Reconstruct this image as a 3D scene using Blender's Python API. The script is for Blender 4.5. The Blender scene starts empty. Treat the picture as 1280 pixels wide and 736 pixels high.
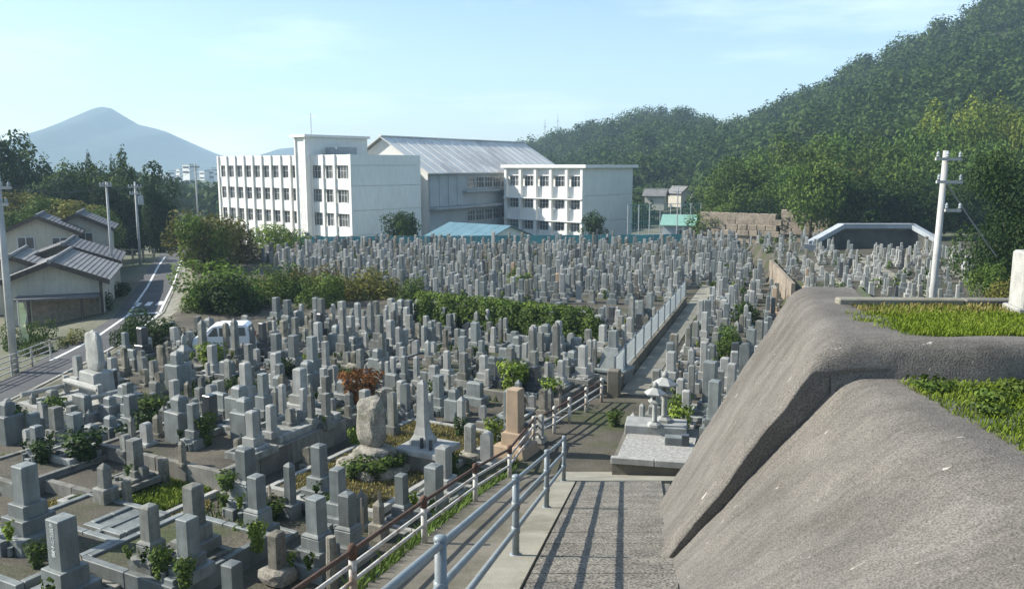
import bpy, math, random
import numpy as np
from mathutils import Vector, Matrix
R = math.radians
rng = random.Random(7)
nrg = np.random.default_rng(11)
scn = bpy.context.scene
COL = scn.collection

# ------------------------------------------------------------------ camera, sky, sun
F, HOR, CX, CY, HC = 1040.0, 208.0, 640.0, 368.0, 8.0
PITCH = math.atan((CY - HOR) / F)
cam = bpy.data.cameras.new('camera'); camo = bpy.data.objects.new('camera', cam); COL.objects.link(camo)
camo.location = (0, 0, HC); camo.rotation_euler = (R(90) - PITCH, 0, 0)
cam.sensor_width = 36; cam.lens = 36 * F / 1280; cam.clip_start = 0.05; cam.clip_end = 20000
scn.camera = camo
SUN_EL = R(36); SUN_VEC = Vector((-math.cos(R(7)) * math.cos(SUN_EL), math.sin(R(7)) * math.cos(SUN_EL), math.sin(SUN_EL)))
wd = bpy.data.worlds.new('World'); scn.world = wd; wd.use_nodes = True
nt = wd.node_tree; bgn = nt.nodes['Background']
sky = nt.nodes.new('ShaderNodeTexSky'); sky.sky_type = 'NISHITA'; sky.sun_disc = False
sky.sun_elevation = SUN_EL; sky.sun_rotation = R(-83); sky.altitude = 20
sky.air_density = 1.0; sky.dust_density = .8; sky.ozone_density = 1.2
# thin streaks of cirrus all over the sky
tc = nt.nodes.new('ShaderNodeTexCoord'); mp = nt.nodes.new('ShaderNodeMapping'); mp.inputs['Scale'].default_value = (1.3, 1.3, 9.0)
mp.inputs['Rotation'].default_value = (0.0, R(5), 0.0)
nz = nt.nodes.new('ShaderNodeTexNoise'); nz.inputs['Scale'].default_value = 2.2; nz.inputs['Detail'].default_value = 7; nz.inputs['Roughness'].default_value = .6
cr = nt.nodes.new('ShaderNodeValToRGB'); cr.color_ramp.elements[0].position = .50; cr.color_ramp.elements[1].position = .82
cr.color_ramp.elements[1].color = (.5, .5, .5, 1)
mx = nt.nodes.new('ShaderNodeMix'); mx.data_type = 'RGBA'; mx.inputs['B'].default_value = (7.5, 8.0, 8.4, 1)
L = nt.links.new
L(tc.outputs['Generated'], mp.inputs['Vector']); L(mp.outputs['Vector'], nz.inputs['Vector']); L(nz.outputs['Fac'], cr.inputs['Fac'])
L(cr.outputs['Color'], mx.inputs['Factor']); hs = nt.nodes.new('ShaderNodeHueSaturation'); hs.inputs['Saturation'].default_value = 1.15; hs.inputs['Hue'].default_value = .5; hs.inputs['Value'].default_value = .70
L(sky.outputs['Color'], hs.inputs['Color']); L(hs.outputs['Color'], mx.inputs['A']); L(mx.outputs['Result'], bgn.inputs['Color'])
bgn.inputs['Strength'].default_value = 0.13
sl = bpy.data.lights.new('sun', 'SUN'); slo = bpy.data.objects.new('sun', sl); COL.objects.link(slo)
sl.energy = 5.0; sl.angle = R(.55); sl.color = (1, .95, .86)
slo.rotation_euler = (-SUN_VEC).to_track_quat('-Z', 'Y').to_euler(); slo.location = (-40, 10, 60)
scn.view_settings.view_transform = 'Standard'; scn.view_settings.look = 'None'
scn.view_settings.exposure = 1.02; scn.view_settings.gamma = 1
scn.cycles.max_bounces = 6; scn.cycles.diffuse_bounces = 3; scn.cycles.glossy_bounces = 2; scn.cycles.volume_bounces = 1
scn.cycles.transparent_max_bounces = 6
HAZE_DENSITY = 0.00038

# ------------------------------------------------------------------ helpers
def ray(px, py):
    a, b = (px - CX) / F, -(py - CY) / F
    c, s = math.cos(PITCH), math.sin(PITCH)
    return Vector((a, c + b * s, -s + b * c))
def at(px, py, z=0.0):                   # the photograph's pixel on the level z
    d = ray(px, py); t = (z - HC) / d.z
    return Vector((d.x * t, d.y * t, z)), t
def atY(px, py, Y):
    d = ray(px, py); t = Y / d.y
    return Vector((d.x * t, Y, HC + d.z * t))
def sstep(a, b, x):
    t = min(1, max(0, (x - a) / (b - a))); return t * t * (3 - 2 * t)

def mat(name, c1, c2=None, scale=2.0, rough=.85, bump=.15, bscale=60, grain=.25, rnd=0.12, streak=0.0, c3=None, spec=.3, metal=0.0, stretch=None):
    m = bpy.data.materials.new(name); m.use_nodes = True; t = m.node_tree; N = t.nodes; b = N['Principled BSDF']
    c2 = c2 or tuple(x * .7 for x in c1)
    g = N.new('ShaderNodeNewGeometry'); oi = N.new('ShaderNodeObjectInfo')
    pos = g.outputs['Position']
    if stretch:
        mpn = N.new('ShaderNodeMapping'); mpn.inputs['Scale'].default_value = stretch; t.links.new(pos, mpn.inputs['Vector']); pos = mpn.outputs['Vector']
    n1 = N.new('ShaderNodeTexNoise'); n1.inputs['Scale'].default_value = scale; n1.inputs['Detail'].default_value = 6; n1.inputs['Roughness'].default_value = .6
    t.links.new(pos, n1.inputs['Vector'])
    r1 = N.new('ShaderNodeMapRange'); r1.inputs['From Min'].default_value = .36; r1.inputs['From Max'].default_value = .64
    t.links.new(n1.outputs['Fac'], r1.inputs['Value'])
    m1 = N.new('ShaderNodeMix'); m1.data_type = 'RGBA'; m1.inputs['A'].default_value = (*c1, 1); m1.inputs['B'].default_value = (*c2, 1)
    t.links.new(r1.outputs['Result'], m1.inputs['Factor']); col = m1.outputs['Result']
    if c3:
        n3 = N.new('ShaderNodeTexNoise'); n3.inputs['Scale'].default_value = scale * .37; n3.inputs['Detail'].default_value = 8; n3.inputs['Roughness'].default_value = .7
        t.links.new(pos, n3.inputs['Vector'])
        r3 = N.new('ShaderNodeMapRange'); r3.inputs['From Min'].default_value = .5; r3.inputs['From Max'].default_value = .62; t.links.new(n3.outputs['Fac'], r3.inputs['Value'])
        m3 = N.new('ShaderNodeMix'); m3.data_type = 'RGBA'; m3.inputs['B'].default_value = (*c3, 1)
        t.links.new(r3.outputs['Result'], m3.inputs['Factor']); t.links.new(col, m3.inputs['A']); col = m3.outputs['Result']
    n2 = N.new('ShaderNodeTexNoise'); n2.inputs['Scale'].default_value = bscale; n2.inputs['Detail'].default_value = 3
    t.links.new(g.outputs['Position'], n2.inputs['Vector'])
    r2 = N.new('ShaderNodeMapRange'); r2.inputs['From Min'].default_value = .3; r2.inputs['From Max'].default_value = .7
    r2.inputs['To Min'].default_value = 1 - grain; r2.inputs['To Max'].default_value = 1 + grain
    t.links.new(n2.outputs['Fac'], r2.inputs['Value'])
    ro = N.new('ShaderNodeMapRange'); ro.inputs['To Min'].default_value = 1 - rnd; ro.inputs['To Max'].default_value = 1 + rnd
    t.links.new(oi.outputs['Random'], ro.inputs['Value'])
    mu = N.new('ShaderNodeMath'); mu.operation = 'MULTIPLY'; t.links.new(r2.outputs['Result'], mu.inputs[0]); t.links.new(ro.outputs['Result'], mu.inputs[1])
    fac = mu.outputs[0]
    if streak:
        ms = N.new('ShaderNodeMapping'); ms.inputs['Scale'].default_value = (1, 1, .12); t.links.new(g.outputs['Position'], ms.inputs['Vector'])
        ns = N.new('ShaderNodeTexNoise'); ns.inputs['Scale'].default_value = 5; ns.inputs['Detail'].default_value = 4; t.links.new(ms.outputs['Vector'], ns.inputs['Vector'])
        rs = N.new('ShaderNodeMapRange'); rs.inputs['From Min'].default_value = .45; rs.inputs['From Max'].default_value = .7; rs.inputs['To Min'].default_value = 1; rs.inputs['To Max'].default_value = 1 - streak
        t.links.new(ns.outputs['Fac'], rs.inputs['Value'])
        m4 = N.new('ShaderNodeMath'); m4.operation = 'MULTIPLY'; t.links.new(fac, m4.inputs[0]); t.links.new(rs.outputs['Result'], m4.inputs[1]); fac = m4.outputs[0]
    vm = N.new('ShaderNodeVectorMath'); vm.operation = 'SCALE'; t.links.new(col, vm.inputs[0]); t.links.new(fac, vm.inputs['Scale'])
    t.links.new(vm.outputs['Vector'], b.inputs['Base Color'])
    b.inputs['Roughness'].default_value = rough; b.inputs['Specular IOR Level'].default_value = spec; b.inputs['Metallic'].default_value = metal
    if bump:
        bp = N.new('ShaderNodeBump'); bp.inputs['Strength'].default_value = bump; bp.inputs['Distance'].default_value = .02
        t.links.new(n2.outputs['Fac'], bp.inputs['Height']); t.links.new(bp.outputs['Normal'], b.inputs['Normal'])
    return m

def leafmat(name, c1, c2, c3=None, rnd=.2):
    m = bpy.data.materials.new(name); m.use_nodes = True; t = m.node_tree; N = t.nodes; b = N['Principled BSDF']
    a = N.new('ShaderNodeAttribute'); a.attribute_name = 'tone'
    cr = N.new('ShaderNodeValToRGB'); e = cr.color_ramp.elements
    e[0].color = (*c1, 1); e[1].color = (*c2, 1)
    if c3: x = cr.color_ramp.elements.new(.5); x.color = (*c2, 1); e[-1].color = (*c3, 1)
    t.links.new(a.outputs['Fac'], cr.inputs['Fac'])
    oi = N.new('ShaderNodeObjectInfo'); ro = N.new('ShaderNodeMapRange'); ro.inputs['To Min'].default_value = 1 - rnd; ro.inputs['To Max'].default_value = 1 + rnd
    t.links.new(oi.outputs['Random'], ro.inputs['Value'])
    vm = N.new('ShaderNodeVectorMath'); vm.operation = 'SCALE'; t.links.new(cr.outputs['Color'], vm.inputs[0]); t.links.new(ro.outputs['Result'], vm.inputs['Scale'])
    t.links.new(vm.outputs['Vector'], b.inputs['Base Color'])
    b.inputs['Roughness'].default_value = .7; b.inputs['Specular IOR Level'].default_value = .1
    tr = N.new('ShaderNodeBsdfTranslucent'); t.links.new(vm.outputs['Vector'], tr.inputs['Color'])
    ms = N.new('ShaderNodeMixShader'); ms.inputs[0].default_value = .22
    t.links.new(b.outputs[0], ms.inputs[1]); t.links.new(tr.outputs[0], ms.inputs[2]); t.links.new(ms.outputs[0], N['Material Output'].inputs['Surface'])
    return m

class MB:
    def __init__(s): s.v = []; s.f = []
    def add(s, vs, fs):
        o = len(s.v); s.v += [tuple(x) for x in vs]; s.f += [tuple(i + o for i in f) for f in fs]; return s
    def box(s, x0, y0, z0, x1, y1, z1):
        return s.add([(x0,y0,z0),(x1,y0,z0),(x1,y1,z0),(x0,y1,z0),(x0,y0,z1),(x1,y0,z1),(x1,y1,z1),(x0,y1,z1)],
                     [(0,3,2,1),(4,5,6,7),(0,1,5,4),(1,2,6,5),(2,3,7,6),(3,0,4,7)])
    def cbox(s, w, d, h, c=.015, z=0.0, top=1.0, cx=0.0, cy=0.0, crown=0.0, rot=0.0):
        # a block with chamfered edges, tapering to `top`; crown raises the middle of the top
        vs = []; ca, sa = math.cos(rot), math.sin(rot)
        def ring(hx, hy, zz, cc):
            for x, y in ((-hx+cc,-hy),(hx-cc,-hy),(hx,-hy+cc),(hx,hy-cc),(hx-cc,hy),(-hx+cc,hy),(-hx,hy-cc),(-hx,-hy+cc)):
                vs.append((cx + x*ca - y*sa, cy + x*sa + y*ca, zz))
        hx, hy = w/2, d/2; tx, ty = hx*top, hy*top
        ring(hx, hy, z, c); ring(tx, ty, z + h - c - crown, c); ring(tx - c - crown*.25, ty - c - crown*.25, z + h - crown*.6, c*.6)
        fs = [tuple(range(7,-1,-1))]
        for r in (0, 8):
            for i in range(8): fs.append((r+i, r+(i+1)%8, r+8+(i+1)%8, r+8+i))
        if crown:
            vs.append((cx, cy, z + h)); n = len(vs) - 1
            for i in range(8): fs.append((16+i, 16+(i+1)%8, n))
        else: fs.append(tuple(range(16,24)))
        return s.add(vs, fs)
    def tube(s, pts, r, n=8, r1=None, cap=True):
        pts = [Vector(p) for p in pts]; m = len(pts); vs = []; fs = []
        for i, p in enumerate(pts):
            d = (pts[min(i+1,m-1)] - pts[max(i-1,0)]).normalized()
            a = d.cross(Vector((0,0,1)) if abs(d.z) < .95 else Vector((1,0,0))).normalized(); b = a.cross(d)
            rr = r if r1 is None else r + (r1 - r) * i / max(1, m-1)
            for k in range(n):
                t = 2*math.pi*k/n; vs.append(p + a*math.cos(t)*rr + b*math.sin(t)*rr)
        for i in range(m-1):
            for k in range(n): fs.append((i*n+k, i*n+(k+1)%n, (i+1)*n+(k+1)%n, (i+1)*n+k))
        if cap: fs.append(tuple(range(n-1,-1,-1))); fs.append(tuple((m-1)*n+k for k in range(n)))
        return s.add(vs, fs)
    def lathe(s, prof, n=10, cx=0.0, cy=0.0, z=0.0, ph=0.0):
        vs = []; fs = []; m = len(prof)
        for r, h in prof:
            for k in range(n): t = 2*math.pi*k/n + ph; vs.append((cx + r*math.cos(t), cy + r*math.sin(t), z + h))
        for i in range(m-1):
            for k in range(n): fs.append((i*n+k, i*n+(k+1)%n, (i+1)*n+(k+1)%n, (i+1)*n+k))
        fs.append(tuple(range(n-1,-1,-1))); fs.append(tuple((m-1)*n+k for k in range(n)))
        return s.add(vs, fs)
    def prism(s, poly, y0, y1):           # polygon in x,z pushed along y
        n = len(poly); vs = [(x, y0, z) for x, z in poly] + [(x, y1, z) for x, z in poly]
        fs = [tuple(range(n)), tuple(range(2*n-1, n-1, -1))] + [(i, i+n, (i+1)%n+n, (i+1)%n) for i in range(n)]
        return s.add(vs, fs)
    def slab(s, poly, z0, z1):            # polygon in x,y pushed up
        n = len(poly); vs = [(x, y, z0) for x, y in poly] + [(x, y, z1) for x, y in poly]
        fs = [tuple(range(n-1,-1,-1)), tuple(range(n, 2*n))] + [(i, (i+1)%n, (i+1)%n+n, i+n) for i in range(n)]
        return s.add(vs, fs)
    def mesh(s, name, m, smooth=False):
        me = bpy.data.meshes.new(name); me.from_pydata(s.v, [], s.f); me.update()
        if m: me.materials.append(m)
        if smooth: me.polygons.foreach_set('use_smooth', [True]*len(me.polygons))
        return me
    def build(s, name, m, parent=None, kind=None, smooth=False, loc=None):
        return link(name, s.mesh(name, m, smooth), parent, kind, loc)

def link(name, me, parent=None, kind=None, loc=None, rot=None, scale=None):
    o = bpy.data.objects.new(name, me); COL.objects.link(o)
    if parent: o.parent = parent
    if kind: o['kind'] = kind
    if loc is not None: o.location = loc
    if rot is not None: o.rotation_euler = (0, 0, rot)
    if scale is not None: o.scale = scale
    return o
def tag(o, label, cat, group=None):
    o['label'] = label; o['category'] = cat
    if group: o['group'] = group
    return o
def thing(name, label, cat, loc=(0,0,0), rot=0.0, group=None):
    o = bpy.data.objects.new(name, None); COL.objects.link(o); o.location = loc; o.rotation_euler = (0,0,rot); o.empty_display_size = .2
    return tag(o, label, cat, group)
def dup(root, loc, rot=None, label=None, scale=None):
    r = root.copy(); COL.objects.link(r); r.location = loc
    if rot is not None: r.rotation_euler = (0,0,rot)
    if scale is not None: r.scale = scale
    if label: r['label'] = label
    for ch in list(root.children):
        c = ch.copy(); COL.objects.link(c); c.parent = r
        for g in list(ch.children):
            d = g.copy(); COL.objects.link(d); d.parent = c
    return r
def np_quads(name, V, m, tone=None):
    n = len(V); me = bpy.data.meshes.new(name)
    me.vertices.add(n*4); me.vertices.foreach_set('co', V.reshape(-1).astype(np.float32))
    me.loops.add(n*4); me.loops.foreach_set('vertex_index', np.arange(n*4, dtype=np.int32))
    me.polygons.add(n); me.polygons.foreach_set('loop_start', np.arange(0, n*4, 4, dtype=np.int32))
    me.update(calc_edges=True)
    if tone is not None:
        a = me.attributes.new('tone', 'FLOAT', 'FACE'); a.data.foreach_set('value', tone.astype(np.float32))
    me.materials.append(m); return me
def leaf_quads(P, Nn, size, fold=.25):
    n = len(P); r = nrg.normal(size=(n,3)); Nn = Nn / np.linalg.norm(Nn, axis=1)[:,None]
    t = np.cross(Nn, r); t /= np.linalg.norm(t, axis=1)[:,None] + 1e-9; b = np.cross(Nn, t)
    s = (size * nrg.uniform(.6, 1.35, n))[:,None]
    V = np.stack([P - t*s*.5, P - b*s*.36 + Nn*s*fold*.3, P + t*s*.5, P + b*s*.36 + Nn*s*fold*.3], axis=1)
    return V
def crown_arrays(blobs, n, size, up=.35, inner=.5, jit=.5):
    # blobs: (x,y,z,rx,ry,rz); leaves fill each lump, more of them towards its skin
    B = np.array(blobs, float); w = (B[:,3]*B[:,4]*B[:,5])**(2/3); w /= w.sum()
    k = nrg.choice(len(B), n, p=w); d = nrg.normal(size=(n,3)); d /= np.linalg.norm(d, axis=1)[:,None]
    r = inner + (1-inner) * nrg.random(n)**.45
    bump = 1 + .16*np.sin(d[:,0]*5+k*2.1)*np.sin(d[:,1]*6+k)*np.sin(d[:,2]*5+k*.7)
    P = B[k,:3] + d * B[k,3:] * (r*bump)[:,None]
    Nn = d*.8 + nrg.normal(size=(n,3))*jit + np.array([0,0,up])
    tb = nrg.random(len(B))
    tone = np.clip(tb[k]*.55 + nrg.random(n)*.45, 0, 1)
    return leaf_quads(P, Nn, size), tone

# ------------------------------------------------------------------ materials
M = {}
M['granite'] = mat('blue_grey_granite', (.19,.208,.20), (.135,.15,.144), 3, .6, .05, 160, .18, .24, .28, spec=.4)
M['grey'] = mat('mid_grey_stone', (.23,.235,.21), (.155,.16,.148), 4, .8, .12, 120, .22, .25, .35, c3=(.14,.138,.11))
M['light'] = mat('light_grey_stone', (.34,.345,.32), (.25,.255,.238), 3, .75, .08, 130, .18, .18, .18)
M['warm'] = mat('weathered_warm_stone', (.26,.24,.195), (.165,.155,.125), 5, .95, .3, 60, .3, .2, .3, c3=(.09,.09,.065))
M['tan'] = mat('tan_sandstone', (.38,.285,.195), (.30,.23,.16), 3, .9, .15, 90, .15, .05, .1)
M['dark'] = mat('dark_polished_granite', (.06,.066,.07), (.04,.045,.05), 4, .3, .03, 150, .2, .2, spec=.5)
M['white_stone'] = mat('pale_stone', (.37,.365,.335), (.27,.27,.245), 4, .85, .12, 70, .25, .12, .12)
M['boulder'] = mat('rough_boulder_stone', (.29,.27,.225), (.19,.175,.145), 4, .95, .8, 22, .3, .05, c3=(.15,.15,.11))
M['gravel'] = mat('cemetery_gravel', (.10,.088,.066), (.05,.046,.036), .6, .95, .5, 24, .45, 0, c3=(.05,.06,.022))
M['pebble'] = mat('white_pebbles', (.36,.35,.32), (.22,.215,.195), 14, .9, .8, 40, .4, .03)
M['concrete'] = mat('path_concrete', (.165,.15,.12), (.115,.104,.082), 1.1, .92, .25, 50, .25, .03, c3=(.095,.088,.062))
M['strip'] = mat('pale_concrete', (.28,.265,.21), (.21,.20,.16), 1.4, .92, .25, 60, .22, .02, c3=(.17,.16,.12))
M['ramp'] = mat('washed_aggregate', (.19,.175,.145), (.125,.115,.097), 1.6, .92, 1.0, 30, .85, .08)
M['shot'] = mat('shotcrete', (.150,.138,.120), (.108,.099,.086), 1.0, .95, .7, 52, .46, .02, c3=(.092,.083,.070), stretch=(.8,1.3,.8))
def brushed(m):                                        # pale and dark brush lines that run down the slope
    t = m.node_tree; N = t.nodes; g = N.new('ShaderNodeNewGeometry'); mp_ = N.new('ShaderNodeMapping'); mp_.vector_type = 'TEXTURE'
    mp_.inputs['Rotation'].default_value = (0, R(-50), 0); mp_.inputs['Scale'].default_value = (5.0, .30, .6)
    n_ = N.new('ShaderNodeTexNoise'); n_.inputs['Scale'].default_value = 4; n_.inputs['Detail'].default_value = 7; n_.inputs['Roughness'].default_value = .65
    t.links.new(g.outputs['Position'], mp_.inputs['Vector']); t.links.new(mp_.outputs['Vector'], n_.inputs['Vector'])
    r_ = N.new('ShaderNodeMapRange'); r_.inputs['From Min'].default_value = .3; r_.inputs['From Max'].default_value = .72; r_.inputs['To Min'].default_value = .84; r_.inputs['To Max'].default_value = 1.24
    t.links.new(n_.outputs['Fac'], r_.inputs['Value'])
    b = N['Principled BSDF']; src = b.inputs['Base Color'].links[0].from_socket
    m2 = N.new('ShaderNodeMapping'); m2.vector_type = 'TEXTURE'; m2.inputs['Rotation'].default_value = (0, R(-50), 0); m2.inputs['Scale'].default_value = (1.9, .6, 1.0)
    f_ = N.new('ShaderNodeTexNoise'); f_.inputs['Scale'].default_value = 7; f_.inputs['Detail'].default_value = 2; t.links.new(g.outputs['Position'], m2.inputs['Vector']); t.links.new(m2.outputs['Vector'], f_.inputs['Vector'])
    fr = N.new('ShaderNodeMapRange'); fr.inputs['From Min'].default_value = .735; fr.inputs['From Max'].default_value = .76; t.links.new(f_.outputs['Fac'], fr.inputs['Value'])
    fm = N.new('ShaderNodeMix'); fm.data_type = 'RGBA'; fm.inputs['B'].default_value = (.36,.335,.29,1); t.links.new(fr.outputs['Result'], fm.inputs['Factor']); t.links.new(src, fm.inputs['A']); src = fm.outputs['Result']
    v = N.new('ShaderNodeVectorMath'); v.operation = 'SCALE'; t.links.new(src, v.inputs[0]); t.links.new(r_.outputs['Result'], v.inputs['Scale']); t.links.new(v.outputs['Vector'], b.inputs['Base Color'])
brushed(M['shot'])
M['kerb'] = mat('plot_kerb_stone', (.22,.21,.18), (.14,.137,.12), 2, .9, .2, 70, .22, .2, .25)
M['asphalt'] = mat('asphalt', (.10,.10,.10), (.07,.07,.072), .5, .95, .2, 60, .25, 0)
M['paint'] = mat('road_paint', (.75,.75,.73), (.55,.55,.53), 2, .8, .05, 40, .2, 0)
M['blue_rail'] = mat('pale_blue_railing_paint', (.21,.245,.26), (.17,.205,.22), 5, .45, .05, 60, .12, .03, c3=(.17,.185,.185), spec=.5)
M['rust'] = mat('rusty_pipe', (.13,.075,.05), (.07,.045,.035), 8, .9, .4, 60, .35, .1)
M['white_rail'] = mat('white_painted_pipe', (.52,.51,.47), (.42,.40,.36), 6, .6, .1, 60, .12, .04, c3=(.27,.20,.15))
M['school'] = mat('white_school_paint', (.80,.79,.74), (.74,.73,.685), .35, .85, .03, 20, .05, .02, .10)
M['gable'] = mat('pale_blue_white_paint', (.76,.77,.71), (.70,.715,.66), .25, .85, .03, 12, .05, .02, .10)
M['pane'] = mat('window_glass', (.10,.105,.10), (.05,.055,.055), .5, .15, 0, 10, .1, .6, spec=.7)
M['wframe'] = mat('aluminium_frame', (.55,.56,.55), (.48,.49,.48), 1, .5, 0, 10, .05, .05)
M['gymroof'] = mat('pale_metal_roof', (.68,.67,.62), (.58,.57,.535), .22, .7, .04, 4, .08, .02, c3=(.45,.435,.41))
M['grayblue'] = mat('grey_blue_wall', (.38,.42,.43), (.32,.36,.37), .4, .85, .03, 10, .06, .03, .1)
M['blueroof'] = mat('sky_blue_roof', (.12,.22,.26), (.095,.18,.22), .8, .55, .03, 10, .1, .03, .1)
M['teal'] = mat('teal_fence_sheet', (.10,.30,.30), (.075,.24,.245), .6, .7, .05, 8, .15, .10, .1)
M['tile'] = mat('grey_roof_tile', (.15,.15,.152), (.10,.10,.104), 1.2, .7, .1, 12, .25, .05)
M['tile_light'] = mat('pale_roof_tile', (.22,.218,.212), (.16,.158,.153), 1.2, .7, .1, 12, .25, .05)
M['plaster'] = mat('beige_plaster', (.50,.47,.39), (.42,.395,.33), .7, .9, .05, 20, .08, .05, .15)
M['wood'] = mat('dark_timber', (.09,.07,.055), (.055,.045,.04), 4, .8, .1, 30, .2, .1)
M['pole'] = mat('concrete_pole', (.45,.45,.43), (.37,.37,.355), 2, .85, .06, 30, .12, .04, .15)
M['steel'] = mat('galvanised_steel', (.42,.44,.45), (.34,.36,.37), 5, .5, .05, 40, .12, .05, metal=.3)
M['tanwall'] = mat('tan_stone_wall', (.28,.235,.18), (.19,.16,.125), .9, .95, .6, 6, .25, .12, .2)
M['whitewall'] = mat('whitewashed_concrete', (.36,.39,.41), (.27,.30,.315), .6, .85, .05, 20, .1, .04, .15)
M['darkwall'] = mat('shaded_dark_wall', (.11,.112,.10), (.07,.075,.066), 1, .95, .2, 20, .25, .05)  # shade on the wall below the coping is put into this dark colour
M['soil'] = mat('hill_soil', (.055,.06,.03), (.035,.042,.02), .05, 1, 0, 1, .2, 0)
M['mount'] = mat('far_mountain_wood', (.035,.055,.035), (.02,.036,.024), .02, 1, 0, .08, .35, 0)
M['plain'] = mat('earth', (.16,.15,.11), (.09,.10,.06), .08, .95, .2, 4, .25, 0, c3=(.07,.085,.04))
M['bark'] = mat('bark', (.10,.08,.06), (.06,.05,.04), 5, .95, .5, 25, .3, .1)
M['car'] = mat('white_car_paint', (.78,.80,.82), (.76,.78,.80), 1, .25, 0, 10, .01, 0, spec=.6)
M['rubber'] = mat('tyre_rubber', (.03,.03,.03), (.02,.02,.02), 5, .9, 0, 10, .1, 0)
M['red'] = mat('red_lamp_glass', (.45,.03,.02), (.4,.03,.02), 5, .3, 0, 10, .05, 0)
M['lamp'] = mat('clear_lamp_glass', (.6,.62,.62), (.55,.57,.57), 5, .15, 0, 10, .05, 0, spec=.6)
M['banner'] = mat('pale_yellow_cloth', (.70,.72,.42), (.62,.64,.38), 3, .9, .05, 30, .1, 0)
M['greenroof'] = mat('mint_green_roof', (.20,.36,.30), (.16,.31,.26), .8, .6, 0, 10, .1, 0)
M['ink'] = mat('pale_carving', (.62,.64,.62), (.55,.57,.55), 8, .9, 0, 40, .1, 0)
M['wire'] = mat('black_wire', (.04,.04,.045), (.03,.03,.035), 5, .7, 0, 10, .1, 0)
M['plainwood'] = mat('grey_wood_slat', (.36,.30,.23), (.26,.22,.17), 5, .9, .1, 60, .2, .2)
LM = {}
LM['green'] = leafmat('mid_green_leaves', (.026,.048,.010), (.070,.115,.020), (.125,.17,.036))
LM['dark'] = leafmat('dark_evergreen_leaves', (.012,.026,.008), (.028,.054,.013), (.055,.09,.022))
LM['bluegreen'] = leafmat('blue_green_leaves', (.016,.034,.014), (.040,.072,.024), (.07,.11,.034))
LM['olive'] = leafmat('olive_leaves', (.07,.07,.016), (.155,.155,.034), (.25,.23,.06))
LM['brown'] = leafmat('brownish_leaves', (.055,.045,.018), (.115,.09,.032), (.15,.135,.04))
LM['orange'] = leafmat('rusty_orange_leaves', (.11,.05,.018), (.22,.09,.03), (.27,.13,.04))
LM['lime'] = leafmat('yellow_green_leaves', (.06,.09,.012), (.13,.19,.025), (.23,.29,.05))
LM['bamboo'] = leafmat('bamboo_leaves', (.07,.095,.015), (.13,.17,.025), (.20,.23,.045))
LM['sunny'] = leafmat('sunny_green_leaves', (.05,.085,.014), (.115,.18,.028), (.19,.26,.05))
LM['fresh'] = leafmat('fresh_green_leaves', (.030,.058,.012), (.070,.125,.024), (.11,.175,.036))
LM['forest'] = leafmat('forest_leaves', (.018,.038,.010), (.046,.080,.018), (.076,.112,.030), 0)
LM['grass'] = leafmat('grass_blades', (.075,.115,.010), (.135,.19,.018), (.22,.26,.05), 0)
LM['drygrass'] = leafmat('dry_grass_blades', (.12,.11,.03), (.21,.18,.06), (.28,.25,.10), 0)

# ------------------------------------------------------------------ ground
ROAD = [(-20.7,-30),(-20.7,20),(-20.7,33),(-20.95,38),(-21.4,43),(-22.8,50),(-26.8,62),(-31.8,76),(-38.8,97),(-47,120),(-58,150),(-74,190)]
RW = 1.35
def road_x(y): return float(np.interp(y, [p[1] for p in ROAD], [p[0] for p in ROAD]))
def wall_x(y): return 18.6 + (y - 60.7) * .203
def hgt(x, y):
    z = 0.0
    e = road_x(y) + 2.3
    z -= 1.02 * sstep(e + .9, e, x)
    z -= .5 * sstep(road_x(y) - 2.2, road_x(y) - 6, x)
    if x < 40: z = z*(1 - sstep(86.5, 100, y)) + (-3.9) * sstep(86.5, 100, y) if y > 86.5 else z
    if y > 30 and y < 100: z += 1.2 * sstep(wall_x(y) + .1, wall_x(y) + .35, x) * (1 - sstep(74, 84, y))
    return z
def axis(fine0, fine1, step, lo, hi):
    a = list(np.arange(fine0, fine1 + .01, step)); s = step
    while a[-1] < hi: s *= 1.35; a.append(a[-1] + s)
    s = step
    while a[0] > lo: s *= 1.35; a.insert(0, a[0] - s)
    return a
xs = axis(-62, 46, .7, -4500, 4500); ys = axis(-6, 106, 1.0, -900, 6000)
g = MB(); g.v = [(x, y, hgt(x, y)) for y in ys for x in xs]; W = len(xs)
g.f = [(j*W+i, j*W+i+1, (j+1)*W+i+1, (j+1)*W+i) for j in range(len(ys)-1) for i in range(W-1)]
def cem(x, y): return x > road_x(y) + 3.3 and -10 < y < 92
ground = g.mesh('ground', M['plain']); ground.materials.append(M['gravel'])
ground.polygons.foreach_set('material_index', [1 if cem((xs[i]+xs[i+1])/2, (ys[j]+ys[j+1])/2) else 0 for j in range(len(ys)-1) for i in range(W-1)])
ground.polygons.foreach_set('use_smooth', [True]*len(ground.polygons))
link('ground', ground, None, 'structure')

def strip(name, m, left, right, dz=0.0, thick=.3, kind='structure', parent=None):
    # a sheet between two polylines with a skirt
    mb = MB(); n = len(left); vs = [(*p[:2], p[2]+dz) for p in left] + [(*p[:2], p[2]+dz) for p in right]
    vs += [(x, y, z - thick) for x, y, z in vs]
    fs = [(i, n+i, n+i+1, i+1) for i in range(n-1)]
    fs += [(i+1, 2*n+i+1, 2*n+i, i) for i in range(n-1)] + [(n+i, 3*n+i, 3*n+i+1, n+i+1) for i in range(n-1)]
    fs += [(0, 2*n, 3*n, n), (n-1, 2*n-1, 4*n-1, 3*n-1)]
    return mb.add(vs, fs).build(name, m, parent, kind)
def resample(pts, step):
    out = [Vector(pts[0])]
    for a, b in zip(pts, pts[1:]):
        a, b = Vector(a), Vector(b); k = max(1, int((b-a).length/step))
        out += [a + (b-a)*i/k for i in range(1, k+1)]
    return out
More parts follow.
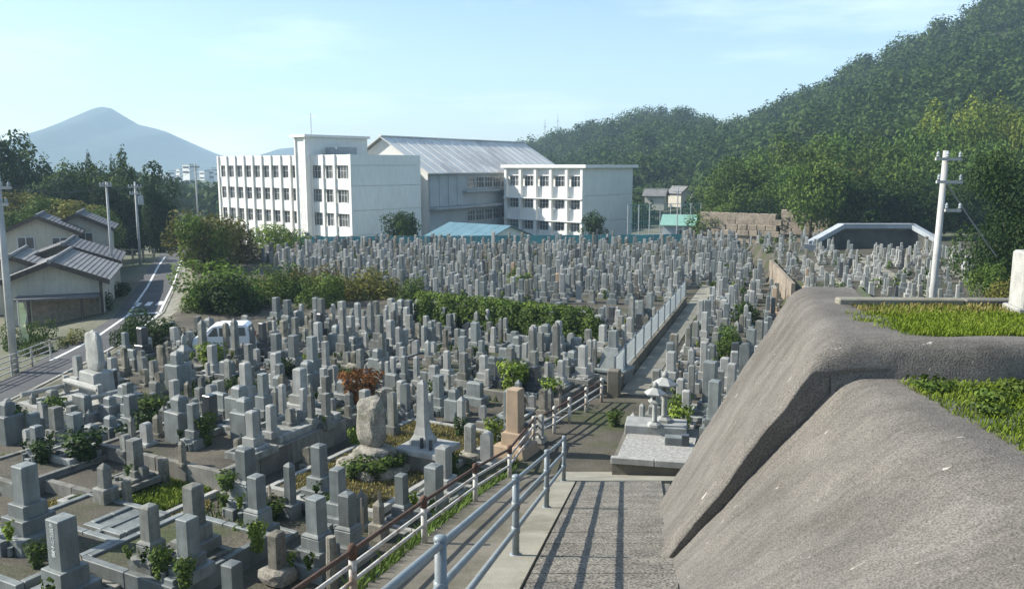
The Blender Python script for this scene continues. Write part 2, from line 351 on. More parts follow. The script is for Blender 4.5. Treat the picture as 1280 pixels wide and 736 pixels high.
def offs(pts, d):
    out = []
    for i, p in enumerate(pts):
        t = pts[min(i+1, len(pts)-1)] - pts[max(i-1, 0)]; n = Vector((t.y, -t.x, 0)).normalized(); out.append(p + n*d)
    return out
rc = resample([(x, y, 0) for x, y in ROAD], 2.0)
for p in rc: p.z = -1.0 if p.y < 86 else -1.0 - 2.9*sstep(86.5, 100, p.y)
def offw(w): return [p + (q - p).normalized()*w(p.y) for p, q in zip(rc, offs(rc, 1.0))]
def wl(y): return -float(np.interp(y, [36, 41], [.85, RW]))
strip('road', M['asphalt'], offw(wl), offs(rc, RW), .03, .2)
strip('pavement', M['strip'], offs(rc, RW+.12), offs(rc, RW+1.3), .12, .4)
strip('kerb', M['strip'], offs(rc, RW+.01), offs(rc, RW+.12), .16, .4)
def marking(label_pts, w, name='road_marking'):
    a = resample(label_pts, 2.0); return strip(name, M['paint'], offs(a, -w/2), offs(a, w/2), .035, .003)
mk = [p for p in offs(rc, -.62) if 36 < p.y < 84]; marking([tuple(p) for p in mk], .16)
mk = [p for p in offs(rc, RW-.2) if 24 < p.y < 84]; marking([tuple(p) for p in mk], .14)
for k in range(4):                                  # dashes of the crossing mark
    y = 53.2; x = road_x(y) - .55 + k*.62
    p = Vector((x, y + k*.30, -1)); marking([p, p + Vector((-.4, 1.5, 0))], .36)
p = Vector((road_x(50.5) - .5, 50.4, -1)); marking([p, p + Vector((1.9, .6, 0))], .35)

# ------------------------------------------------------------------ ramp, strip and lower path
def rampz(y): return 5.71 - .27*y if y < 18.9 else max(.03, .607 - .28*(y - 18.9))
def ramp_l(y): return -1.396 + .139*y + .26
def foot_x(y): return 2.05 + .166*(y - 10.4)
sy = list(np.arange(-3, 18.91, .5)) + [18.9]
strip('kerb_strip', M['strip'], [(ramp_l(y)-.58, y, rampz(y)) for y in sy], [(ramp_l(y)+.02, y, rampz(y)) for y in sy], .0, 1.0)
ramp = strip('ramp', M['ramp'], [(ramp_l(y)+.03, y, rampz(y)) for y in sy], [(foot_x(y)+.3, y, rampz(y)) for y in sy], -.06, 1.0)
y = 2.0; k = 0
while y < 18.7:                                     # each tread slab of the ramp, a joint between them
    y1 = min(18.9, y + .46); q = MB()
    lift = .006*rng.random()
    za, zb = rampz(y) - .055, rampz(y1 - .03) - .055
    A = [(ramp_l(y)+.05, y, za), (foot_x(y)+.1, y, za), (foot_x(y1)+.1, y1-.012, zb), (ramp_l(y1)+.05, y1-.012, zb)]
    c = .012; top = [(A[0][0]+c, A[0][1]+c, za+.045+lift), (A[1][0]-c, A[1][1]+c, za+.045+lift), (A[2][0]-c, A[2][1]-c, zb+.055+lift), (A[3][0]+c, A[3][1]-c, zb+.050+lift)]
    q.add(A + top, [(0,3,2,1),(4,5,6,7),(0,1,5,4),(1,2,6,5),(2,3,7,6),(3,0,4,7)])
    q.build('slab', M['ramp'], ramp); y = y1
def low_l(y): return float(np.interp(y, [-3, 8.5, 13.8, 17.3, 23.3, 24.3, 27.9], [-4.9, -2.65, -1.62, -.88, .55, 1.2, 3.1]))
def low_z(y): return float(np.interp(y, [-3, 8.5, 13.8, 17.3, 19.5, 20.9, 60], [4.9, 2.55, 1.5, .8, .36, .02, .02]))
ly = list(np.arange(-3, 29.01, .5))
def low_r(y): return ramp_l(y) - .55 if y < 19.0 else float(np.interp(y, [19.0, 20, 24, 29], [ramp_l(19)-.55, 3.9, 3.9, 4.6]))
strip('path', M['concrete'], [(low_l(y), y, low_z(y)) for y in ly], [(low_r(y), y, low_z(y)) for y in ly], -.035, 3.0)
strip('landing', M['strip'], [(ramp_l(y)-.5, y, rampz(y)) for y in (18.9, 19.4, 20.0, 20.7, 21.0)], [(foot_x(y)+.6, y, rampz(y)) for y in (18.9, 19.4, 20.0, 20.7, 21.0)], .012, .4)
FEN = [Vector((3.65, 28.8, 0)), Vector((8.7, 43.8, 0)), Vector((10.2, 48.5, 0))]
fd = (FEN[1]-FEN[0]).normalized(); fn = Vector((fd.y, -fd.x, 0))
pp = resample([FEN[0] + fn*.2, FEN[2] + fn*.2 + fd*8], 2)
strip('path', M['strip'], offs(pp, 0), offs(pp, .9), .03, .2)

def rockmesh(name, rx, ry, rz, m, seed, flat=.0, sub=3):
    import bmesh
    from mathutils import noise
    b = bmesh.new(); bmesh.ops.create_icosphere(b, subdivisions=sub, radius=1)
    for v in b.verts:
        p = v.co.copy(); e = .62
        p = Vector([math.copysign(abs(c)**e, c) for c in p]); 
        k = 1 + .20*noise.noise(p*1.3 + Vector((seed,0,0))) + .07*noise.noise(p*4 + Vector((0,seed,0)))
        v.co = Vector((p.x*rx, p.y*ry, p.z*rz))*k
    me = bpy.data.meshes.new(name); b.to_mesh(me); b.free(); me.materials.append(m); return me

# ------------------------------------------------------------------ shotcrete retaining wall and the terraces on top
def nzv(x, y, z, s):
    from mathutils import noise
    return noise.fractal(Vector((x, y, z))*s, 1, 2, 4)
def section(prof_at, ya, yb, ny, name, parent, ends=None):
    rows = []; mb = MB()
    for j in range(ny+1):
        y = ya + (yb-ya)*j/ny; rows.append(prof_at(y, j/ny))
    n = len(rows[0])
    for r in rows:
        for x, yy, z in r:
            d = nzv(x, yy, z, .55)*.045 + nzv(x+9, yy, z, 2.6)*.026 + nzv(x, yy+7, z, 7)*.008
            mb.v.append((x - d*.75, yy, z + d*.6))
    for j in range(ny):
        for i in range(n-1): a = j*n+i; mb.f.append((a, a+1, a+n+1, a+n))
    return mb.build(name, M['shot'], parent, None, True)
T1, T2 = 5.38, 5.80
wall = thing('retaining_wall', 'rough brown-grey sprayed concrete retaining wall beside the ramp, with two rounded tiers', 'retaining wall', (0,0,0))
def rounded(pts, n=9):                              # quadratic rounding of a polyline's inner corners
    out = [Vector(pts[0])]
    for a, b, c, r in zip(pts, pts[1:], pts[2:], [.34]*20):
        a, b, c = Vector(a), Vector(b), Vector(c); d1 = (a-b); d2 = (c-b)
        p = b + d1*min(.48, r/d1.length); q = b + d2*min(.48, r/d2.length)
        for i in range(n): t = i/(n-1); out.append(p*(1-t)**2 + b*2*t*(1-t) + q*t*t)
    out.append(Vector(pts[-1])); return out
def dens(pts, step=.16):
    out = [pts[0]]
    for a, b in zip(pts, pts[1:]):
        k = max(1, int(round((b-a).length/step)))
        out += [a + (b-a)*i/k for i in range(1, k+1)]
    return out
def fixn(pts, n):
    pts = dens(pts, .05); L_ = [0]
    for a, b in zip(pts, pts[1:]): L_.append(L_[-1] + (b-a).length)
    out = []; k = 0
    for i in range(n):
        s = L_[-1]*i/(n-1)
        while k < len(L_)-2 and L_[k+1] < s: k += 1
        t = (s - L_[k])/max(1e-6, L_[k+1]-L_[k]); out.append(pts[k].lerp(pts[k+1], min(1, t)))
    return out
def near_prof(y, t):
    fx, fz = foot_x(y), rampz(y) - .12
    cx_ = max(fx + .25, 4.2)
    ztop = max(T1, fz + .15)
    P = rounded([(fx, 0, fz), (cx_, 0, ztop), (cx_ + .75, 0, ztop - .02)])
    return [(p.x, y + (0 if t < 1 else 0), p.z) for p in fixn(P, 44)]
section(near_prof, -3.0, 11.2, 90, 'wall_tier', wall)
def far_prof(y, t):
    # the far tier is higher and prouder; its near end turns in behind the near tier
    fx, fz = foot_x(y) - .10, rampz(y) - .12
    cx_ = 4.0 + .245*(y - 10.3)
    P = rounded([(fx, 0, fz), (cx_, 0, T2 + .02), (cx_ + 1.1, 0, T2 - .02)])
    return [Vector((p.x, y, p.z)) for p in fixn(P, 44)]
def far_all():
    rows = []
    for yy, ins, drop in ((10.26,.80,.40),(10.21,.05,.34),(10.205,.03,.32),(10.21,.02,.30),(10.24,.0,.16),(10.30,.0,.07),(10.40,.0,.02),(10.50,.0,.0)):
        row = []                                        # the crisp near end: the face first, then round the corner
        for p in far_prof(10.25, 0):
            wz = min(1, max(0, (T2 - .03 - p.z)/.30)); row.append((p.x + ins*.82*wz, yy, p.z - ins*.62*wz - drop*(1-wz)))
        rows.append(row)
    for j in range(48):
        y = 10.66 + j*(16.2-10.66)/47
        pr = far_prof(y, 0); e = sstep(15.1, 16.2, y)
        rows.append([(p.x + e*1.1, p.y, p.z - e*.5) for p in pr])
    mb = MB(); n = 44
    for r in rows:
        for x, yy, z in r:
            d = nzv(x, yy, z, .55)*.045 + nzv(x+9, yy, z, 2.6)*.026 + nzv(x, yy+7, z, 7)*.008
            mb.v.append((x - d*.75, yy, z + d*.6))
    for j in range(len(rows)-1):
        for i in range(n-1): a = j*n+i; mb.f.append((a, a+1, a+n+1, a+n))
    return mb.build('wall_tier', M['shot'], wall, None, True)
far_all()
# riser between the two terraces, running off to the right
rs = MB(); rows = []
for i in range(80):
    x = 4.02 + i*.25; yb = 10.27 - .08*min(1, i/5); low_ = (.26, .10, .0)[min(i, 2)] - .05*math.sin(i*.5)
    pf = [(yb - .10, T1 - .25), (yb - .05, T1), (yb, T1 + .22), (yb + .06, T2 - .08), (yb + .16, T2 + .0), (yb + .34, T2 + .02), (yb + .55, T2 - .02), (yb+.7, T2-.1)]
    rows.append([(x, a + nzv(x, a, z, 1.1)*.06, min(z, T2 + .03 - low_) + nzv(x+5, a, z, 1.3)*.03) for a, z in pf])
for r in rows: rs.v += r
for j in range(79):
    for i in range(7): a = j*8+i; rs.f.append((a, a+1, a+9, a+8) if False else (a, a+8, a+9, a+1))
rs.build('riser', M['shot'], wall, None, True)
tr = MB(); tr.slab([(4.55,-3),(24,-3),(24,10.25),(4.55,10.25)], -.5, T1 - .03); tr.build('terrace', M['plain'], None, 'structure')
tr = MB(); tr.slab([(4.9,10.85),(24,10.85),(24,13.4),(6.05,13.4),(6.45,15.2),(5.9,15.2),(5.2,12.5)], -.5, T2 - .03); tr.build('terrace', M['plain'], None, 'structure')
low = thing('low_wall', 'low grey concrete kerb wall along the back of the upper grass terrace', 'wall', (5.25, 13.3, T2 - .1), R(-2))
for i in range(9):
    q = MB(); q.cbox(1.98, .22, .20, .02, 0, 1, 1.0 + i*2.0, 0); q.build('block', M['strip' if i == 0 else 'kerb'], low)
gp = thing('stone_post', 'pale square stone post at the right end of the grass terrace', 'post', (8.02, 12.55, T2 - .03), R(-10))
q = MB(); q.cbox(.62, .5, .86, .03, .1); q.build('shaft', M['white_stone'], gp)
q = MB(); q.cbox(.74, .62, .12, .02); q.build('base', M['white_stone'], gp)
q = MB(); q.cbox(.40, .02, .5, .008, .28, 1, 0, -.255); q.build('panel', M['strip'], gp)

def grass_patch(name, pts_fn, n, hmin, hmax, m, lean=.35, wid=.012):
    P = pts_fn(n); n = len(P); h = nrg.uniform(hmin, hmax, n); a = nrg.uniform(0, 2*math.pi, n)
    d = np.stack([np.cos(a), np.sin(a), np.zeros(n)], 1); s = np.stack([-np.sin(a), np.cos(a), np.zeros(n)], 1)
    w = (wid*nrg.uniform(.7, 1.6, n))[:,None]; H = h[:,None]; up = np.array([0,0,1.])
    l = (nrg.uniform(.1, 1, n)*lean)[:,None]
    V = np.stack([P - s*w, P + s*w, P + s*w*.5 + up*H*.95 + d*H*l, P - s*w*.3 + up*H + d*H*l*1.25], 1)
    from mathutils import noise
    tone = np.array([.5 + .45*noise.noise(Vector((p[0]*1.3, p[1]*1.3, 0))) for p in P])
    tone = np.clip(tone*.65 + nrg.random(n)*.35, 0, 1)
    return link(name, np_quads(name, V, m, tone), None, 'stuff')
def rect_pts(x0, x1, y0, y1, z, keep=None):
    def f(n):
        P = np.stack([nrg.uniform(x0, x1, n), nrg.uniform(y0, y1, n), np.full(n, z)], 1)
        return P if keep is None else P[np.array([keep(p[0], p[1]) for p in P])]
    return f
grass_patch('grass', rect_pts(4.9, 13, 10.75, 13.1, T2 - .03, lambda x, y: (x - 4.75 - (y-10.5)*.22 - .22*math.sin(y*3) - .1*math.sin(y*11))*2.2 > rng.random() and rng.random() < (.55 + .6*math.sin(x*2.3+y*1.7)*math.sin(x*.9-y*2.1) + .35)*(1 if y < 12.5 else .35) and y - 10.72 - .06*math.sin(x*5) > .15*rng.random()), 52000, .04, .085, LM['grass'], .6, .007)
grass_patch('grass', rect_pts(4.75, 10, 4.5, 10.0, T1 - .03, lambda x, y: (x - 4.5 - .12*math.sin(y*4) - .06*math.sin(y*13))*2.6 > rng.random() and rng.random() < .8 + .5*math.sin(x*2.9+y)*math.sin(y*2.2-x)), 60000, .03, .09, LM['grass'], .7, .006)
grass_patch('grass', rect_pts(5.4, 13, 12.3, 13.2, T2 - .03), 4000, .03, .10, LM['drygrass'], .7, .01)

# weeds with broad leaves on the near terrace
def plantmesh(name, n, r, h, leaf, m, spread=1.0):
    P = []; 
    a = nrg.uniform(0, 2*math.pi, n); rr = r*np.sqrt(nrg.random(n)); zz = h*nrg.random(n)**.8
    P = np.stack([np.cos(a)*rr*(.45+.55*zz/h)*spread, np.sin(a)*rr*(.45+.55*zz/h)*spread, zz], 1)
    Nn = np.stack([np.cos(a), np.sin(a), np.full(n, .9)], 1) + nrg.normal(size=(n,3))*.5
    return np_quads(name, leaf_quads(P, Nn, leaf), m, nrg.random(n))
weed = plantmesh('weed_leaves', 300, .28, .15, .055, LM['green'])
for i, (x, y, s) in enumerate([(5.0,9.6,1.1),(5.5,9.2,1.0),(5.2,8.7,.9),(6.0,9.5,1.0),(5.6,8.2,.8),(6.1,8.8,1.1),(6.6,9.3,.9)]):
    tag(link('weed', weed, None, None, (x, y, T1-.04), i*1.3, (s, s, s)), ['broad-leaved weed at the grass corner under the riser','weed clump second from the grass corner under the riser','low weed in the near grass beside the concrete lip','weed clump beneath the riser, third from the corner','small weed nearest the concrete lip of the near grass','wide weed in the middle of the near grass','weed clump beneath the riser, farthest from the corner'][i], 'weed', 'weeds in the near grass')

# ------------------------------------------------------------------ railings
hr = thing('handrail', 'pale blue three-bar steel handrail along the ramp', 'handrail', (0,0,0))
def hx(y): return -1.396 + .139*y
PY = [6.06, 10.4, 14.65, 18.9]
for y in [1.8] + PY:
    q = MB(); q.tube([(hx(y), y, rampz(y)-.02), (hx(y), y, rampz(y)+1.08)], .048, 12); q.lathe([(.048,0),(.056,.01),(.05,.035),(.02,.05)], 12, hx(y), y, rampz(y)+1.07)
    q.lathe([(.085,0),(.085,.012),(.05,.02)], 10, hx(y), y, rampz(y))
    for hh in (.36, .70): q.lathe([(.058,0),(.058,.09)], 10, hx(y), y, rampz(y)+hh-.045)
    q.build('post', M['blue_rail'], hr, None, True)
for hh in (.36, .70, 1.04):
    q = MB(); q.tube([(hx(y), y, rampz(y)+hh) for y in np.linspace(1.8, 18.9, 12)], .032, 10); q.build('rail', M['blue_rail'], hr, None, True)

gr = thing('guard_rail', 'white and rust-brown pipe guard rail between the graves and the sloping path', 'guard rail', (0,0,0))
GP = [(low_l(y)+.08, y) for y in (7.4, 10.6, 13.8, 17.3, 20.4, 23.3, 24.3, 25.3, 26.5, 27.7)]
for x, y in GP:
    z = low_z(y)
    q = MB(); q.tube([(x,y,z-.1),(x,y,z+.62)], .055, 10); q.build('post', M['white_rail'], gr, None, True)
    q = MB(); q.lathe([(.062,0),(.065,.16),(.05,.2),(.02,.22)], 10, x, y, z+.62); q.build('post_cap', M['rust' if y < 21 else 'white_rail'], gr, None, True)
pl = [Vector((x, y, low_z(y))) for x, y in GP]
for hh, mm, rr in ((.72,'rust',.034), (.52,'white_rail',.03), (.28,'white_rail',.03)):
    q = MB(); q.tube([p + Vector((-.02, 0, hh)) for p in resample([tuple(p) for p in pl], 1.0)], rr, 8); q.build('rail', M[mm], gr, None, True)

bf = thing('panel_fence', 'pale blue upright-bar fence on a low wall beside the middle footpath', 'fence', (0,0,0))
fl = resample([FEN[0], FEN[1], FEN[2]], 1.9)
for a, b in zip(fl, fl[1:]):
    d = (b-a).normalized(); n = Vector((d.y,-d.x,0))*.012
    q = MB(); q.slab([tuple((a+d*.06+n*9)[:2]), tuple((b-d*.02+n*9)[:2]), tuple((b-d*.02-n*9)[:2]), tuple((a+d*.06-n*9)[:2])], -.1, .42); q.build('base_wall', M['concrete'], bf)
    q = MB()
    m_ = (b-a).length; kb = max(2, int(m_/.17))
    for j in range(1, kb):                             # upright bars of the panel
        c_ = a + d*(m_*j/kb); q = MB(); q.cbox(.055, .03, .74, .006, .52, 1, c_.x, c_.y, 0, math.atan2(fd.y, fd.x)); q.build('bar', M['gable'], bf)
    q = MB(); q.tube([a+Vector((0,0,.52)), b+Vector((0,0,.52))], .022, 6); q.build('rail', M['gable'], bf)
    q = MB(); q.tube([a+Vector((0,0,1.31)), b+Vector((0,0,1.31))], .025, 6); q.build('rail', M['blue_rail'], bf)
for a in fl:
    q = MB(); q.cbox(.09,.09,.98,.01,.40,1,a.x,a.y,0,math.atan2(fd.y,fd.x)); q.build('post', M['blue_rail'], bf)
q = MB(); q.cbox(.42,.42,.95,.03,0,1,FEN[0].x-.05,FEN[0].y-.3,0,math.atan2(fd.y,fd.x)); q.build('end_pillar', M['concrete'], bf)

rg = thing('road_railing', 'white horizontal-bar railing beside the road, near the timber-post house', 'railing', (0,0,0))
for y in np.arange(27.5, 38.6, 1.55):
    q = MB(); q.tube([(-21.75,y,-1.1),(-21.75,y,-.05)], .045, 8); q.build('post', M['white_rail'], rg)
for hh in (.3,.55,.8,1.02):
    q = MB(); q.tube([(-21.75,27.5,-1.1+hh),(-21.75,38.35,-1.1+hh)], .028, 6); q.build('rail', M['white_rail'], rg)

# ------------------------------------------------------------------ school and its neighbours
AD = Vector((-.766,.643,0)); BD = Vector((.643,.766,0)); RS = R(-40)
def win_mesh(w, h, cols, rows, fr=.06):
    f = MB(); f.box(-w/2,-.05,0, -w/2+fr,.05,h); f.box(w/2-fr,-.05,0, w/2,.05,h)
    f.box(-w/2+fr,-.05,0, w/2-fr,.05,fr); f.box(-w/2+fr,-.05,h-fr, w/2-fr,.05,h)
    for i in range(1, cols): x = -w/2 + w*i/cols; f.box(x-.035,-.03,fr, x+.035,.03,h-fr)
    for j in range(1, rows): z = h*j/rows*1.12; f.box(-w/2+fr,-.022,z-.03, w/2-fr,.022,z+.03)
    p = MB(); p.box(-w/2+fr,.0,fr, w/2-fr,.02,h-fr)
    return f.mesh('window', M['wframe']), p.mesh('pane', M['pane'])
def window(wm, root, x, y, z, rot=0.0):
    f = link('window', wm[0], root, None, (x,y,z), rot); link('pane', wm[1], f); return f
def panel_box(root, name, m, *a):
    q = MB(); q.box(*a); return q.build(name, m, root)
ZS = -4.4
C = Vector((-21.5,112,0)); O = C + AD*32.6
s1 = thing('school_building', 'long white school block with upright fins and a stair tower', 'school', (O.x,O.y,0), RS)
LEN, DEP, TOP = 32.6, 12.6, 9.55
panel_box(s1, 'wall', M['school'], 0, .42, ZS, LEN-.02, DEP-.25, TOP-.5)
q = MB()
for i, (za, zb) in enumerate([(ZS, -1.2), (-1.17, 2.1), (2.13, 5.4), (5.43, TOP-.02)]):
    q2 = MB(); q2.box(.3, DEP-.25, za, LEN-.3, DEP, zb)
for za, zb in [(ZS,-1.25),(-1.2,2.05),(2.1,5.35),(5.4,8.1),(8.15,TOP)]:
    panel_box(s1, 'end_panel', M['gable'], LEN-.02, .0, za, LEN+.22, DEP, zb)
panel_box(s1, 'roof', M['strip'], .3, .4, TOP-.5, LEN-.3, DEP-.3, TOP-.25)
bays = []; x = .25
for i in range(9): bays.append((x, x+2.36)); x += 2.36
tw0 = x; x += 2.7; tw1 = x
for i in range(3): bays.append((x, x+2.52)); x += 2.52
wmA = win_mesh(1.9, 1.85, 3, 2); wmS = win_mesh(1.0, 1.1, 2, 1)
rowz = [-3.4, -.15, 3.1, 6.35]
bands = [(ZS,-3.42), (-1.62,-.17), (1.62,3.08), (4.87,6.33), (8.12,TOP)]
for xa, xb in ((.1, tw0), (tw1, LEN-.2)):
    for za, zb in bands: panel_box(s1, 'spandrel', M['school'], xa, .06, za, xb, .415, zb)
for i, (xa, xb) in enumerate(bays):
    panel_box(s1, 'column', M['school'], xa-.20, -.16, ZS, xa+.20, .055, TOP+.03)
    for z in rowz: window(wmA, s1, (xa+xb)/2, .30, z)
panel_box(s1, 'column', M['school'], LEN-.26, -.16, ZS, LEN+.2, -.003, TOP+.03)
panel_box(s1, 'column', M['school'], tw0-.26, -.16, ZS, tw0+.1, .055, TOP+.03)
# stair tower
panel_box(s1, 'stair_tower', M['school'], tw0+.12, -.75, ZS, tw1-.1, .05, 12.0)
panel_box(s1, 'tower_roof', M['school'], tw0-.6, -1.2, 12.0, tw1+.25, 10.5, 12.35)
panel_box(s1, 'tower_house', M['gable'], tw0+.12, .06, TOP-.48, tw1-.1, 10.2, 12.0)
for s_, zz in ((-.3, ZS), (.3, ZS)): pass
panel_box(s1, 'tower_fin', M['school'], tw0+.12, -.95, ZS, tw0+.36, -.76, 11.99)
panel_box(s1, 'tower_fin', M['school'], tw1-.34, -.95, ZS, tw1-.1, -.76, 11.99)
for z in (8.6, 5.6, 4.0, 2.2, .6, -1.2, -3.0): window(wmS, s1, (tw0+tw1)/2, -.72, z)
panel_box(s1, 'rooftop_box', M['whitewall'], tw1+.3, 2.4, TOP-.24, tw1+2.6, 6.0, TOP+1.1)
q = MB(); q.tube([(tw0+.2,2,12.3),(tw0+.2,2,15.4)], .05, 6); q.tube([(tw0-.2,2,15.0),(tw0+1.0,2,15.0)], .03, 6); q.build('aerial', M['steel'], s1)

C2 = Vector((10.9,128.6,0)); O2 = C2 + AD*15.6
s2 = thing('school_building', 'smaller three-storey white school block with an overhanging flat roof, right of the pale roof', 'school', (O2.x,O2.y,0), RS)
panel_box(s2, 'wall', M['school'], 0, .5, ZS, 15.58, 13.9, 7.75)
for za, zb in [(ZS,-.6),(-.55,3.45),(3.5,7.75)]: panel_box(s2, 'end_panel', M['gable'], 15.59, .0, za, 15.8, 13.9, zb)
panel_box(s2, 'roof', M['school'], -.5, -.7, 7.76, 16.5, 14.5, 8.25)
wmB = win_mesh(2.3, 1.6, 4, 2)
for z in (-2.1, 1.35, 4.85): 
    panel_box(s2, 'spandrel', M['school'], .2, .12, z-1.85+.05, 15.55, .49, z-.02)
    panel_box(s2, 'ledge', M['school'], -.1, -.62, z-1.95, 15.7, .11, z-1.80)
panel_box(s2, 'spandrel', M['school'], .2, .12, 6.5, 15.55, .49, 7.75)
for i in range(5):
    xa = .1 + i*3.1
    panel_box(s2, 'column', M['school'], xa-.05, -.45, ZS, xa+.42, .115, 7.75)
    for z in (-2.1, 1.35, 4.85): window(wmB, s2, xa+.42+1.34, .34, z)
panel_box(s2, 'column', M['school'], 15.35, -.45, ZS, 15.78, -.003, 7.75)

G0 = Vector((-19.7,128,0))
gy = thing('gymnasium', 'gymnasium with a big pale ribbed metal roof between the two white blocks', 'gymnasium', (G0.x,G0.y,0), R(58))
# local x runs along the ridge (away to the right), local -y is the side facing the graves
HW, GL, RZ, EZ = 8.8, 41.0, 12.5, 7.3
q = MB(); q.add([(.2,-HW+.3,ZS),(.2,HW-.3,ZS),(.2,HW-.3,EZ-.1),(.2,0,RZ-.35),(.2,-HW+.3,EZ-.1)], [(4,3,2,1,0)]); 
q.add([(.5,-HW+.3,ZS),(.5,HW-.3,ZS),(.5,HW-.3,EZ-.1),(.5,0,RZ-.35),(.5,-HW+.3,EZ-.1)], [(0,1,2,3,4)]); q.build('end_wall', M['school'], gy)
panel_box(gy, 'wall', M['grayblue'], .5, -HW+.5, ZS, GL-.3, HW-.5, EZ-.2)
q = MB()
for i in range(18):                                  # roof sheets, laid with an upstanding seam
    xa, xb = -.5 + i*(GL+1)/18, -.5 + (i+1)*(GL+1)/18 - .10
    for sgn in (-1, 1):
        q = MB(); a = Vector((0, sgn*(HW+.45), EZ-.28)); b = Vector((0, sgn*.0, RZ))
        vs = [(xa,a.y,a.z),(xb,a.y,a.z),(xb,b.y,b.z),(xa,b.y,b.z)]
        q.add(vs + [(x,y,z-.14) for x,y,z in vs], [(0,1,2,3) if sgn<0 else (3,2,1,0),(7,6,5,4) if sgn<0 else (4,5,6,7),(0,4,5,1),(1,5,6,2),(2,6,7,3),(3,7,4,0)])
        q.build('roof_sheet', M['gymroof'], gy)
    if i:
        q = MB(); q.tube([(xa-.05,-HW-.43,EZ-.22),(xa-.05,0,RZ+.05)], .045, 5); q.build('roof_seam', M['gymroof'], gy)
q = MB(); q.box(-.5,-.3,RZ-.02,GL+.5,.3,RZ+.14); q.build('ridge_cap', M['gymroof'], gy)
panel_box(gy, 'ledge', M['whitewall'], .6, -HW-.9, 1.6, GL-2, -HW+.49, 1.95)
panel_box(gy, 'ledge', M['whitewall'], 9, -HW-.6, 4.0, GL-2, -HW+.49, 4.25)
wmG = win_mesh(2.2, 1.7, 3, 2)
for i in range(9):
    window(wmG, gy, 11.5 + i*2.5, -HW+.44, 4.6); window(wmG, gy, 11.5 + i*2.5, -HW+.44, -.6)
for i in range(4): panel_box(gy, 'wall_panel', M['grayblue'], .8+i*2.3, -HW+.38, 2.0, 2.95+i*2.3, -HW+.495, EZ-.6)

C3 = Vector((-3.4,100,0))
sh = thing('storage_shed', 'low shed with a sky-blue sheet roof standing behind the teal fence', 'shed', (C3.x,C3.y,-.2), RS)
# local x: -9.9..0 towards the corner; local y: 0..9.3 is the gable width
panel_box(sh, 'wall', M['gable'], -9.9, .1, -4, -.1, 9.2, -.62)
q = MB(); q.prism([(0,-.6),(9.3,-.6),(4.65,.85)], -.02, .02); me = q.mesh('gable_wall', M['gable'])
o = link('gable_wall', me, sh); o.rotation_euler = (0,0,R(90)); o.location = (-.12,0,0)
for sgn, (ya, yb) in ((0,(-.5,4.65)),(1,(9.8,4.65))):
    for i in range(6):
        xa = -10.3 + i*1.8; xb = xa + 1.74; q = MB()
        vs = [(xa,ya,-.72),(xb,ya,-.72),(xb,yb,.95),(xa,yb,.95)]; vs += [(x,y,z-.1) for x,y,z in vs]
        q.add(vs, [(0,1,2,3) if not sgn else (3,2,1,0),(7,6,5,4) if not sgn else (4,5,6,7),(0,4,5,1),(1,5,6,2),(2,6,7,3),(3,7,4,0)]); q.build('roof_sheet', M['blueroof'], sh)
panel_box(sh, 'side_wall', M['wood'], -9.8, .02, -4, -.6, .095, -1.0)
window(win_mesh(.8,.9,2,1), sh, -.02, 4.65, -1.6, R(90))

# teal sheet fence along the far edge of the cemetery
def edge_fence(name, label, pts, z0, z1, m, w=1.9):
    t = thing(name, label, 'fence', (0,0,0)); P = resample(pts, w)
    for a, b in zip(P, P[1:]):
        d = (b-a).normalized(); n = Vector((d.y,-d.x,0))*.03
        q = MB(); q.slab([tuple((a+d*.04+n)[:2]), tuple((b-d*.04+n)[:2]), tuple((b-d*.04-n)[:2]), tuple((a+d*.04-n)[:2])], a.z+z0, a.z+z1); q.build('panel', m, t)
        q = MB(); q.cbox(.09,.09,z1-z0+.05,.01,a.z+z0,1,a.x,a.y,0,math.atan2(d.y,d.x)); q.build('post', M['steel'], t)
    return t
edge_fence('sheet_fence', 'teal sheet-metal fence along the far edge of the cemetery below the school', [(-24,91,0),(-10,92.2,0),(2,93,0),(16,94,0),(20,95,0)], -2.4, .38, M['teal'])

# net posts, mint-roofed hut and low wall right of the school
nf = thing('net_fence', 'row of tall pale net posts behind the graves, right of the small school block', 'fence', (0,0,0))
for i in range(8):
    p = Vector((15.0+i*1.55, 108+i*.9, 0)); q = MB(); q.tube([(p.x,p.y,-3.9),(p.x,p.y,3.1)], .07, 6); q.build('post', M['steel'], nf)
q = MB()
for hh in (3.05, .6, -2): q.tube([(15,108,hh),(25.8,114.3,hh)], .03, 5)
for i in range(34): t = i/33; q.tube([(15+10.8*t,108+6.3*t,-3.5),(15+10.8*t,108+6.3*t,3.0)], .010, 4)
for i in range(20): z = -3.5+i*.34; q.tube([(15,108,z),(25.8,114.3,z)], .010, 4)
o = q.build('net', M['teal'], nf); o['kind'] = 'stuff'
panel_box(thing('low_wall', 'long pale concrete ledge below the tall net posts', 'wall', (14.2,104,-.75), R(20)), 'block', M['whitewall'], 0, 0, -3, 9.5, .4, .25)
hut = thing('hut', 'small pale hut with a mint-green roof beside the tan stone wall', 'hut', (21.5,107,-.3), R(-20))
panel_box(hut, 'wall', M['whitewall'], -1.9, -1.5, -3.6, 1.9, 1.5, 1.1)
for sgn in (-1, 1):
    q = MB(); vs = [(-2.2,sgn*1.9,.95),(2.3,sgn*1.9,.95),(2.3,0,2.2),(-2.2,0,2.2)]; vs += [(x,y,z-.1) for x,y,z in vs]
    q.add(vs, [(0,1,2,3) if sgn<0 else (3,2,1,0),(7,6,5,4) if sgn<0 else (4,5,6,7),(0,4,5,1),(1,5,6,2),(2,6,7,3),(3,7,4,0)]); q.build('roof', M['greenroof'], hut)
window(win_mesh(.9,.8,2,1), hut, .2, -1.52, -.4)
